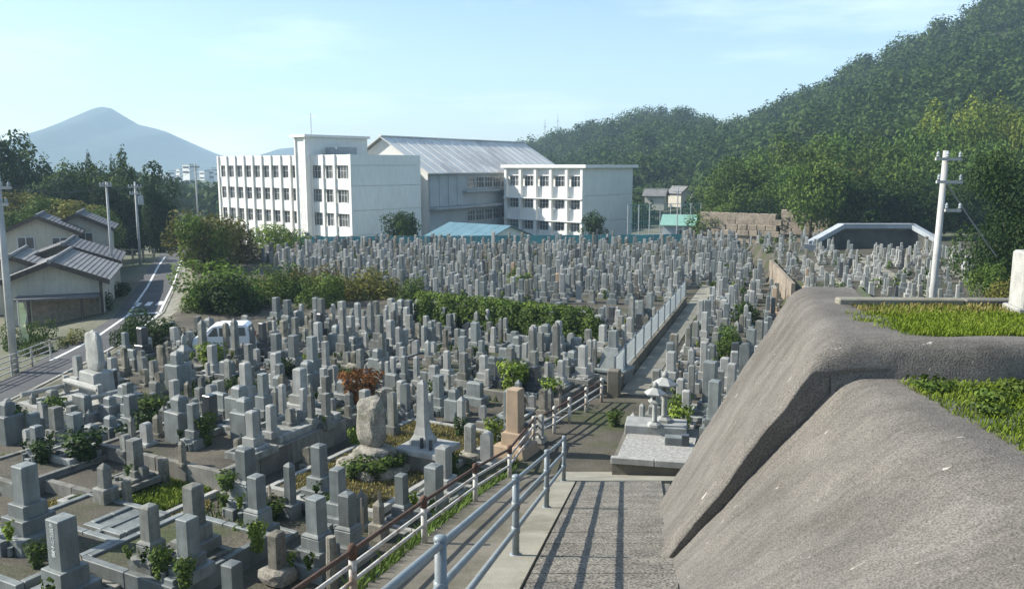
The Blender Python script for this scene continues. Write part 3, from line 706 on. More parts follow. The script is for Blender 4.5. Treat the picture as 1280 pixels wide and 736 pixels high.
o = thing('antenna_pole', 'thin pale pole standing in front of the mint-green hut', 'pole', (20.6,104,-.5))
q = MB(); q.tube([(0,0,-2),(0,0,6.0)], .07, 6); q.build('shaft', M['steel'], o); q = MB(); q.tube([(-.6,0,5.4),(.6,0,5.4)], .04, 5); q.build('crossbar', M['steel'], o)

def stone_wall(name, label, x0, y0, rot, length, height, rows, cols, m, batter=.12):
    t = thing(name, label, 'wall', (x0, y0, -.2), rot)
    q = MB(); q.slab([(0,.12),(length,.12),(length,1.2),(0,1.2)], -1.5, height-.1); q.build('backing', m, t)
    for r in range(rows):
        c = 0; x = -.1*(r%2)
        while x < length:
            w = length/cols*rng.uniform(.75,1.3); h = height/rows
            q = MB(); q.cbox(w-.05, .5, h-.04, .06, r*h, .97, x+w/2, .1+r*batter+rng.uniform(-.05,.05)); q.build('stone', m, t); x += w
    return t
stone_wall('stone_wall', 'tan dressed-stone retaining wall at the foot of the wooded hill, nearer the hut', 23.2, 103.0, R(-35), 9.3, 2.7, 4, 8, M['tanwall'])
stone_wall('stone_wall', 'tan dressed-stone retaining wall under the brownish tree, next to the white slab', 33.0, 102.4, R(-35), 6.0, 3.0, 4, 5, M['tanwall'])
o = thing('concrete_slab', 'tilted whitewashed concrete slab at the left foot of the white arch-shaped wall', 'slab', (24.2,67.5,1.0), R(-10))
q = MB(); q.prism([(-.5,-.4),(1.3,-.5),(1.4,.3),(.7,.7),(-.5,.75)], 0, .6); q.build('block', M['whitewall'], o)

# the whitewashed coping that climbs, runs level and falls again, over a dark retaining wall
aw = thing('retaining_wall', 'dark retaining wall with a whitewashed coping shaped like a flat arch behind the raised graves', 'retaining wall', (0,0,0))
AP = [atY(1012,303,68), atY(1052,281,70), atY(1140,281,70), atY(1172,299,68)]
AP = [Vector((a.x, a.y, a.z)) for a in AP]
prev = None
for a, b in zip(AP, AP[1:]):
    q = MB(); n = Vector(((b-a).y, -(b-a).x, 0)).normalized()
    if n.y > 0: n = -n
    vs = [a+n*.35, b+n*.35, b-n*.35, a-n*.35]; q.add([(v.x,v.y,v.z-.28) for v in vs] + [(v.x,v.y,v.z+.10) for v in vs], [(0,3,2,1),(4,5,6,7),(0,1,5,4),(1,2,6,5),(2,3,7,6),(3,0,4,7)]); q.build('coping', M['whitewall'], aw)
    q = MB(); q.add([(a.x,a.y,.8),(b.x,b.y,.8),(b.x,b.y,b.z-.4),(a.x,a.y,a.z-.4),(a.x,a.y+.5,.8),(b.x,b.y+.5,.8),(b.x,b.y+.5,b.z-.4),(a.x,a.y+.5,a.z-.4)], [(0,1,2,3),(7,6,5,4),(3,2,6,7),(1,5,6,2),(4,0,3,7)]); q.build('face', M['darkwall'], aw)

# wall that holds up the right-hand part of the cemetery
rw = thing('retaining_wall', 'low tan slab wall facing the path, holding up the raised graves on the right', 'retaining wall', (0,0,0))
P = resample([(wall_x(y)+.1, y, 0) for y in (46, 58)], 2.2)
for a, b in zip(P, P[1:]):
    q = MB(); d = (b-a).normalized(); n = Vector((d.y,-d.x,0))*.11
    q.slab([tuple((a+d*.02+n)[:2]), tuple((b-d*.02+n)[:2]), tuple((b-d*.02-n)[:2]), tuple((a+d*.02-n)[:2])], -.1, 1.55); q.build('slab', M['tanwall'], rw)

for k in range(5):                                     # pale footpaths between the raised rows
    ya, yb = 43.0, 64.0; yy_ = np.linspace(ya, yb, 8)
    strip('path', M['strip'], [(wall_x(v)+2.4+4.2*k+.18, v, 1.2) for v in yy_], [(wall_x(v)+2.4+4.2*k+.92, v, 1.2) for v in yy_], .03, .1)
# ------------------------------------------------------------------ houses by the road
def house(name, label, x, y, z, rot, w, d, h, rise, wallm, roofm, over=.6, extras=None):
    # ridge along local y, gable (width w) at local y = 0 facing the viewer
    t = thing(name, label, 'house', (x,y,z), rot)
    panel_box(t, 'wall', wallm, -w/2, .02, 0, w/2, d, h)
    q = MB(); q.prism([(-w/2,h),(w/2,h),(0,h+rise)], .025, d-.02); q.build('gable', wallm, t)
    n = 12
    for sgn in (-1, 1):
        for i in range(n):                                  # tile courses
            a0, a1 = i/n, (i+1)/n
            xa, za = sgn*(w/2+over)*(1-a0), h + rise - (rise + over*rise/(w/2))*(1-a0)
            xb, zb = sgn*(w/2+over)*(1-a1), h + rise - (rise + over*rise/(w/2))*(1-a1)
            q = MB(); vs = [(xa,-over,za+.135),(xa,d+over,za+.135),(xb,d+over,zb+.10),(xb,-over,zb+.10)]; vs += [(x_,y_,z_-.10) for x_,y_,z_ in vs]
            q.add(vs, [(3,2,1,0) if sgn<0 else (0,1,2,3),(4,5,6,7) if sgn<0 else (7,6,5,4),(0,4,5,1),(1,5,6,2),(2,6,7,3),(3,7,4,0)]); q.build('tile_course', roofm, t)
        q = MB(); q.add([(sgn*(w/2+over),-over-.03,h-over*rise/(w/2)-.12),(0,-over-.03,h+rise-.1),(0,-over-.03,h+rise+.22),(sgn*(w/2+over),-over-.03,h-over*rise/(w/2)+.2),
                         (sgn*(w/2+over),-over+.1,h-over*rise/(w/2)-.12),(0,-over+.1,h+rise-.1),(0,-over+.1,h+rise+.22),(sgn*(w/2+over),-over+.1,h-over*rise/(w/2)+.2)],
                        [(0,1,2,3),(7,6,5,4),(0,4,5,1),(3,2,6,7),(0,3,7,4),(1,5,6,2)]); q.build('bargeboard', M['wood'], t)
    q = MB(); q.tube([(0,-over-.05,h+rise+.16),(0,d+over,h+rise+.16)], .14, 6); q.build('ridge_tile', roofm, t)
    for i in range(int(w//2)+1 if False else 0): pass
    return t
wmH = win_mesh(1.2,1.0,2,1); wmH2 = win_mesh(1.7,1.3,2,1)
h1 = house('house', 'nearest house, dim beige gable end with a low canopy on dark posts', -27.9, 50, -1.55, R(20), 5.4, 8, 2.7, 1.05, M['plaster'], M['tile_light'], .5)
panel_box(h1, 'canopy', M['tile'], -1.9, -1.6, 1.75, 2.6, .0, 1.86)
panel_box(h1, 'inner_wall', M['tanwall'], -1.2, -.06, 0, 2.5, .015, 1.74)
for x in (-1.1, 1.7): panel_box(h1, 'post', M['wood'], x-.08, -1.5, 0, x+.08, -1.36, 1.75)
panel_box(h1, 'post', M['wood'], 2.62, -.5, 0, 2.76, -.2, 2.7)
h2 = house('house', 'beige two-storey house behind the nearest one, gable with a dark square window', -37.6, 66, -1.6, R(24), 5.2, 5.5, 4.4, 1.2, M['plaster'], M['tile'], .5)
for x, z in ((-.9,3.3),(1.5,3.2)): window(wmH, h2, x, -.03, z-.2)
h3 = house('house', 'low grey-tiled house between the near gable and the two-storey house', -31.6, 58.5, -1.6, R(22), 6.2, 6.5, 2.9, 1.15, M['plaster'], M['tile'], .5)
window(wmH2, h3, 1.0, -.03, .9)
h4 = house('house', 'low-roofed house at the left edge behind the grey pole', -32.4, 53.5, -1.6, R(22), 5.0, 6, 2.75, 1.0, M['plaster'], M['tile_light'], .5)
window(wmH2, h4, .6, -.03, .9)
h5 = house('house', 'house whose dark roof shows behind the two-storey house, farthest along the road', -37.0, 71, -1.8, R(22), 4.6, 6, 4.6, 1.1, M['plaster'], M['tile'], .5)
window(wmH, h5, .5, -.03, 3.2)
fnc = thing('garden_fence', 'pale fence and gate posts where the road meets the trees', 'fence', (-40.6,79.5,-1.4), R(-8))
for i in range(7): panel_box(fnc, 'post', M['strip'], i*1.1, 0, 0, i*1.1+.14, .14, 1.7)
for z in (.5, 1.0, 1.5): panel_box(fnc, 'bar', M['strip'], .15, .03, z, 6.7, .11, z+.1)
bn = thing('banner', 'pale yellow upright banner on a pole near the white road railing', 'banner', (-25.3,42,-1.5))
q = MB(); q.tube([(0,0,0),(0,0,2.7)], .03, 6); q.build('pole', M['white_rail'], bn)
q = MB(); n = 10
for i in range(n+1):
    z = .55 + 2.05*i/n; dx = .05*math.sin(i*1.1)
    q.v += [(.02,dx*.2,z),(.20,dx*1.2,z+.02),(.36,dx*2,z)]
for i in range(n): q.f += [(i*3,i*3+1,i*3+4,i*3+3),(i*3+1,i*3+2,i*3+5,i*3+4)]
q.build('cloth', M['banner'], bn)

# ------------------------------------------------------------------ utility poles and wires
def upole(label, x, y, z, top, r, arms, rot=0.0, box=False):
    t = thing('utility_pole', label, 'utility pole', (x,y,z), rot)
    q = MB(); q.tube([(0,0,-.3),(0,0,top)], r, 12, r*.72); q.build('shaft', M['pole'], t, None, True)
    for h, w in arms:
        q = MB(); q.box(-w,-r-.10,h-.06, w,-r-.0,h+.06); a = q.build('crossarm', M['pole'], t)
        for s in (-.85, -.4, .4, .85):
            i = MB(); i.lathe([(.05,0),(.075,.03),(.05,.07),(.075,.1),(.05,.15),(.03,.19)], 8, s*w, -r-.05, h+.06); i.build('insulator', M['whitewall'], a)
    if box:
        q = MB(); q.lathe([(.22,0),(.25,.04),(.25,.72),(.22,.8),(.06,.84)], 12, .38, 0, top-2.1); q.build('transformer', M['steel'], t)
    return t
p1 = upole('pale concrete utility pole on the grass terrace side, leaning beside the wooded slope', 15.30, 30, .0, 8.55, .14, []); p1.rotation_euler = (0, R(.9), 0)
for h, w, sx in ((8.25,.46,0), (7.45,.46,.1), (6.45,.28,.32)):
    q = MB(); q.box(sx-w,-.26,h-.05,sx+w,-.17,h+.05); a = q.build('crossarm', M['pole'], p1)
    for s in ((-.85,-.1,.85) if h > 8 else (-.85,.85)):
        i = MB(); i.lathe([(.04,0),(.06,.03),(.04,.07),(.06,.11),(.04,.16),(.02,.2)], 8, sx+s*w, -.23, h+.07); i.build('insulator', M['whitewall'], a)
p2 = upole('tall pale grey pole at the left edge beside the white road railing', -21.95, 35.8, -1.2, 9.1, .17, [(8.3,.7),(7.6,.5)])
p3 = upole('slim utility pole standing before the houses on the left of the road', -29.4, 60.8, -1.2, 8.1, .11, [(7.8,.42)], R(10))
p4 = upole('utility pole with a transformer at the bend of the road before the dark trees', -34.6, 77, -1.3, 7.9, .13, [(7.4,.6),(6.8,.5)], R(15), True)
p5 = upole('thin distant pole between the trees and the school', -41.4, 110, -2.5, 10.9, .12, [(10.4,.6)])
p6 = upole('short slim pole on the pavement side of the road by the big shrubs', -29.4, 76, -1.0, 3.6, .09, [(3.3,.3)])
def wire(label, a, b, sag, offsets, r=.014, name='overhead_wire'):
    t = thing(name, label, 'wire', (0,0,0)); a, b = Vector(a), Vector(b); d = (b-a).normalized(); n = Vector((d.y,-d.x,0))
    for o in offsets:
        q = MB(); q.tube([a.lerp(b, i/14) + n*o - Vector((0,0,sag*4*(i/14)*(1-i/14))) for i in range(15)], r, 5); q.build('strand', M['wire'], t)
wire('overhead wires between the left-edge pole and the slim pole by the houses', (-21.95,35.7,7.25), (-29.4,60.7,6.65), .45, (-.5,0,.5))
wire('overhead wires between the slim pole and the transformer pole', (-29.4,60.7,6.65), (-34.6,76.9,6.2), .3, (-.6,0,.6))
wire('overhead wires running on from the transformer pole into the trees', (-34.6,76.9,6.2), (-41.4,110,7.9), .5, (-.4,.4))
wire('taut pale stay wire from the top of the terrace-side pole down into the big tree', (15.4,30,7.6), (19.6,33.5,4.4), .05, (0,), .028, 'stay_wire')
for o in bpy.data.objects['stay_wire'].children: o.data.materials[0] = M['whitewall']

# ------------------------------------------------------------------ parked van
def van():
    t = thing('parked_van', 'white minivan parked between the big shrubs and the gravestones', 'van', (-12.2,35.6,0), R(187))
    # local x: length (front +x), y: width
    side = [(-1.68,.28),(-1.70,.75),(-1.62,1.05),(-1.48,1.62),(-1.30,1.74),(.15,1.74),(.55,1.66),(1.12,1.10),(1.62,.92),(1.70,.62),(1.68,.28)]
    def prof(y, ins): return [(x*(1-ins*.03), y, z - (ins*.05 if z > 1.2 else 0)) for x, z in side]
    q = MB(); n = len(side)
    for y, ins, k in ((-.74,1,0),(-.70,.4,0),(-.6,0,0),(.6,0,0),(.70,.4,0),(.74,1,0)): q.v += prof(y + (0), ins)
    for r in range(5):
        for i in range(n): q.f.append((r*n+i, r*n+(i+1)%n, (r+1)*n+(i+1)%n, (r+1)*n+i))
    q.f += [tuple(range(n-1,-1,-1)), tuple(5*n+i for i in range(n))]
    q.build('body', M['car'], t, None, False)
    for s in (-1, 1):
        for x0, x1 in ((-1.38,-.62),(-.54,.12),(.18,.80)):
            k = .40 if x1 > .5 else 0
            w = MB(); y = s*.735; pts = [(x0,1.06),(x1,1.06),(x1-k,1.56),(x0+.06,1.56)]
            w.add([(a, y + s*.018, b) for a, b in pts] + [(a, y - s*.05, b) for a, b in pts], [(0,1,2,3),(7,6,5,4),(0,4,5,1),(1,5,6,2),(2,6,7,3),(3,7,4,0)])
            w.build('side_window', M['pane'], t)
        for x in (-1.08, 1.08):
            w = MB(); w.tube([(x,s*.60,.29),(x,s*.755,.29)], .29, 16); wh = w.build('wheel', M['rubber'], t)
            w = MB(); w.tube([(x,s*.74,.29),(x,s*.765,.29)], .18, 12); w.build('rim', M['steel'], wh)
        w = MB(); w.box(1.60,s*.42-.14,.66,1.70,s*.42+.14,.84); w.build('headlight', M['lamp'], t)
        w = MB(); w.box(-1.70,s*.62-.08,.72,-1.60,s*.62+.08,1.1); w.build('tail_light', M['red'], t)
        w = MB(); w.cbox(.12,.16,.12,.03,1.08,1,.78,s*.83); w.build('mirror', M['car'], t)
    for nm, pts in (('windscreen',[(.62,1.585),(1.07,1.13)]), ('rear_window',[(-1.50,1.56),(-1.60,1.12)])):
        (xa,za),(xb,zb) = pts; sg = 1 if xb > 0 else -1; w = MB()
        w.add([(xa+.03*sg,-.58,za),(xb+.03*sg,-.64,zb),(xb+.03*sg,.64,zb),(xa+.03*sg,.58,za),(xa-.06*sg,-.58,za-.02),(xb-.06*sg,-.64,zb-.02),(xb-.06*sg,.64,zb-.02),(xa-.06*sg,.58,za-.02)], [(0,1,2,3),(7,6,5,4),(0,4,5,1),(1,5,6,2),(2,6,7,3),(3,7,4,0)]); w.build(nm, M['pane'], t)
    w = MB(); w.box(-1.74,-.7,.28,-1.62,.7,.46); w.build('bumper', M['car'], t)
    w = MB(); w.box(1.62,-.7,.28,1.74,.7,.46); w.build('bumper', M['car'], t)
van()
bpy.data.objects['parked_van'].scale = (.74,.74,.74); bpy.data.objects['parked_van'].location.x = -12.55

# ------------------------------------------------------------------ gravestones
GROT = R(-27.4); U = Vector((.46,.888,0)); V_ = Vector((.888,-.46,0))
PLOTS = []                                            # (centre, half-u, half-v, height): raised beds
def plot(px, py, lu, lv, h, label, m='kerb', fill='gravel', corner='near'):
    # px,py is the top near corner (towards the viewer, right-hand front); lu runs back, lv runs to the left
    p, _ = at(px, py, h); c = p + U*lu/2 - V_*lv/2
    t = thing('grave_plot', label, 'grave plot', (c.x, c.y, 0), GROT)
    PLOTS.append((c, lu/2, lv/2, h))
    n = max(2, int(lv/1.0))
    for sy in (-1, 1):
        for i in range(n):
            q = MB(); w = lv/n; q.cbox(w-.012, .16, h, .012, 0, 1, -lv/2 + w*(i+.5), sy*(lu/2-.08)); q.build('kerb_stone', M[m], t)
    n = max(2, int(lu/1.1))
    for sx in (-1, 1):
        for i in range(n):
            w = (lu-.34)/n; q = MB(); q.cbox(.16, w-.012, h, .012, 0, 1, sx*(lv/2-.08), -lu/2+.17 + w*(i+.5)); q.build('kerb_stone', M[m], t)
    q = MB(); q.box(-lv/2+.17, -lu/2+.17, 0, lv/2-.17, lu/2-.17, max(.02, h-.05)); q.build('bed', M[fill], t)
    return t
def zbase(x, y):
    z = 0.0
    for c, hu, hv, h in PLOTS:
        d = Vector((x, y, 0)) - Vector((c.x, c.y, 0))
        if abs(d.dot(U)) < hu and abs(d.dot(V_)) < hv: z = max(z, h - .05)
    if y > 40 and x > wall_x(y): z = max(z, 1.2 * (1 - sstep(74, 84, y)))
    return z
plot(275, 590, 6.2, 4.6, .62, 'large raised plot with a dark shaded side wall, behind the grassy plot', 'kerb')
plot(350, 546, 2.6, 2.5, .8, 'pale slab-topped raised plot in front of the grave with vases', 'light', 'grey')
plot(178, 655, 3.0, 3.0, .14, 'grassy plot with a pale low kerb holding small old gravestones', 'white_stone', 'gravel')
plot(470, 640, 6.5, 3.4, .16, 'dry-grass plot with pale kerb in front of the boulder memorial', 'white_stone', 'gravel')
plot(20, 732, 2.2, 2.0, .45, 'dark raised plot at the bottom left corner', 'granite', 'gravel')
plot(215, 735, 2.6, 2.6, .45, 'bluish-grey kerbed plot with a white-flowered plant, lower left', 'granite', 'gravel')
plot(70, 688, 2.4, 2.2, .30, 'blue-grey kerbed plot under the tall gravestone nearest the left edge', 'granite', 'gravel')
plot(150, 668, 1.3, 1.2, .32, 'low blue-grey slab plot beside the stone with carved characters', 'granite', 'granite')
plot(22, 606, 3.0, 2.4, .40, 'dark-kerbed plot at the left edge behind the tall gravestone', 'grey', 'gravel')
plot(130, 620, 3.0, 2.4, .30, 'low kerbed plot behind the grassy plot, lower left', 'kerb')
plot(705, 425, 3.6, 5.0, .35, 'dark-kerbed plot just in front of the long hedge', 'granite')
plot(700, 500, 3.0, 3.0, .35, 'kerbed plot beside the lower end of the guard rail', 'kerb')
plot(565, 470, 3.0, 3.4, .35, 'grey kerbed plot with a shadowed side, behind the white tapered stone', 'granite')
plot(470, 420, 3.2, 5.0, .30, 'kerbed plot before the olive shrubs', 'kerb')

def rounded_top(q, w, d, h, z):
    n = 8; pts = [(-w/2, z), (w/2, z), (w/2, z+h-w*.35)] + [(w/2*math.cos(a), z+h-w*.35+w*.35*math.sin(a)) for a in [math.pi*i/n for i in range(1, n)]] + [(-w/2, z+h-w*.35)]
    q.prism(pts, -d/2, d/2)
def sprig(m, seed):
    n = 46; a = nrg.uniform(0, 6.28, n); z = nrg.random(n); P = np.stack([np.cos(a)*.11*z, np.sin(a)*.11*z, .05 + z*.30], 1)
    return np_quads('flower_sprig', leaf_quads(P, np.stack([np.cos(a), np.sin(a), np.full(n,.6)], 1) + nrg.normal(size=(n,3))*.5, .10), LM[m], nrg.random(n))
SPRIG = [sprig('green',1), sprig('dark',2), sprig('lime',3)]
def grave(label, w, h, H, kind, m, loc, rot, group='gravestones of the cemetery', seed=0, extra=()):
    """w, h: shaft width and height; H: height of everything under the shaft"""
    r = random.Random(seed); t = thing('gravestone', label, 'gravestone', loc, rot, group); S = M[m]
    z = 0.0
    if kind in ('std', 'flange', 'tall', 'vased'):
        n = 3 if H > .75 else 2 if H > .32 else 1
        ws = {1: [1.75], 2: [2.3, 1.55], 3: [2.9, 2.1, 1.5]}[n]; hs = {1: [1], 2: [.52, .48], 3: [.36, .34, .30]}[n]
        for a, b in zip(ws, hs):
            q = MB(); q.cbox(w*a*r.uniform(.95,1.05), w*a*r.uniform(.95,1.05), H*b, .012, z, .99); q.build('plinth', S, t); z += H*b
        if kind == 'flange':
            q = MB(); q.lathe([(w*.98,0),(w*1.02,.03),(w*.92,.06),(w*.74,.085)], 4, 0, 0, z, math.pi/4); q.build('lotus_base', S, t); z += .08
        q = MB()
        if kind == 'tall': q.cbox(w, w, h, .012, z, .86, 0, 0, w*.55)
        else: q.cbox(w, w, h, .012, z, r.choice([1, 1, .97]), 0, 0, r.choice([.0, .02, .05]))
        q.build('shaft', S, t)
        if H > .3 and r.random() < .8:
            q = MB(); q.cbox(w*.8, w*.5, H*.34, .012, 0, 1, 0, -w*ws[0]*.5-w*.3); q.build('incense_stand', S, t)
            for s in (-1, 1):
                q = MB(); q.lathe([(.045,0),(.06,.03),(.05,.12),(.06,.2)], 8, s*w*.75, -w*ws[0]*.5-w*.22); q.build('vase', S, t)
        if r.random() < .75:
            a, b_, kh = w*r.uniform(3.2,4.6), w*r.uniform(3.6,5.2), r.uniform(.08,.22); off = -w*r.uniform(.2,.9); km = M[r.choice(['kerb','granite','light','grey'])]
            for x0, y0, x1, y1 in ((-a/2,-b_/2,a/2,-b_/2+.12),(-a/2,b_/2-.12,a/2,b_/2),(-a/2,-b_/2+.12,-a/2+.12,b_/2-.12),(a/2-.12,-b_/2+.12,a/2,b_/2-.12)):
                q = MB(); q.cbox(x1-x0-.006, y1-y0-.006, kh, .012, 0, 1, (x0+x1)/2, (y0+y1)/2+off); q.build('kerb_stone', km, t)
            q = MB(); q.box(-a/2+.12, off-b_/2+.12, 0, a/2-.12, off+b_/2-.12, kh*.72); q.build('bed', M[r.choice(['gravel','light','white_stone','kerb','gravel'])], t)
        if r.random() < .5:
            for s in (-1, 1):
                if r.random() < .75: link('flower_sprig', SPRIG[r.randrange(3)], t, None, (s*w*.75, -w*ws[0]*.5-w*.22, r.uniform(.18,.3)), r.uniform(0,6), (w/.3,)*3)
    elif kind in ('plain', 'round'):
        q = MB(); q.cbox(w*1.7, w*1.6, max(.08, H), .02, 0, .98); q.build('plinth', S, t); z = max(.08, H)
        q = MB()
        if kind == 'round': rounded_top(q, w, w*.8, h, z)
        else: q.cbox(w, w*.9, h, .022, z, .96, 0, 0, r.choice([.02,.07,.10]))
        q.build('shaft', S, t)
    elif kind == 'rough':
        b = link('plinth', rockmesh('plinth', w*1.25, w*1.1, H*.5, M['boulder'], seed, sub=2), t, None, (0,0,H*.46))
        q = MB(); q.cbox(w, w, h+.05, .03, H-.05, .97, 0, 0, .03); q.build('shaft', S, t)
    elif kind == 'column':
        q = MB(); q.tube([(0,0,0),(0.02,0,H+h*.7),(0,0.01,H+h)], w*.55, 9, w*.42); q.build('shaft', S, t)
    elif kind == 'gorinto':
        q = MB(); q.cbox(w*2.4,w*2.4,H*.5,.02); q.build('plinth', S, t)
        q = MB(); q.cbox(w*1.8,w*1.8,H*.5,.02,H*.5); q.build('plinth', S, t); z = H; k = h
        q = MB(); q.cbox(w*1.1,w*1.1,k*.26,.015,z); q.build('cube_stone', S, t)
        q = MB(); q.lathe([(w*.36,0),(w*.58,k*.08),(w*.6,k*.15),(w*.4,k*.25)], 12, 0,0,z+k*.26); q.build('round_stone', S, t, None, True)
        q = MB(); q.lathe([(w*.98,0),(w*1.02,k*.06),(w*.6,k*.14),(w*.3,k*.22)], 4, 0,0,z+k*.50, math.pi/4); q.build('roof_stone', S, t)
        q = MB(); q.lathe([(w*.3,0),(w*.38,k*.06),(w*.32,k*.12),(w*.36,k*.17),(w*.22,k*.24),(.01,k*.29)], 10, 0,0,z+k*.71); q.build('jewel', S, t, None, True)
    elif kind == 'wide':
        q = MB(); q.cbox(w*1.5, w*.9, H, .02, 0, .99); q.build('plinth', S, t)
        q = MB(); q.cbox(w*1.05, w*.42, h, .025, H, .96, 0, 0, .06); q.build('slab', S, t)
    return t

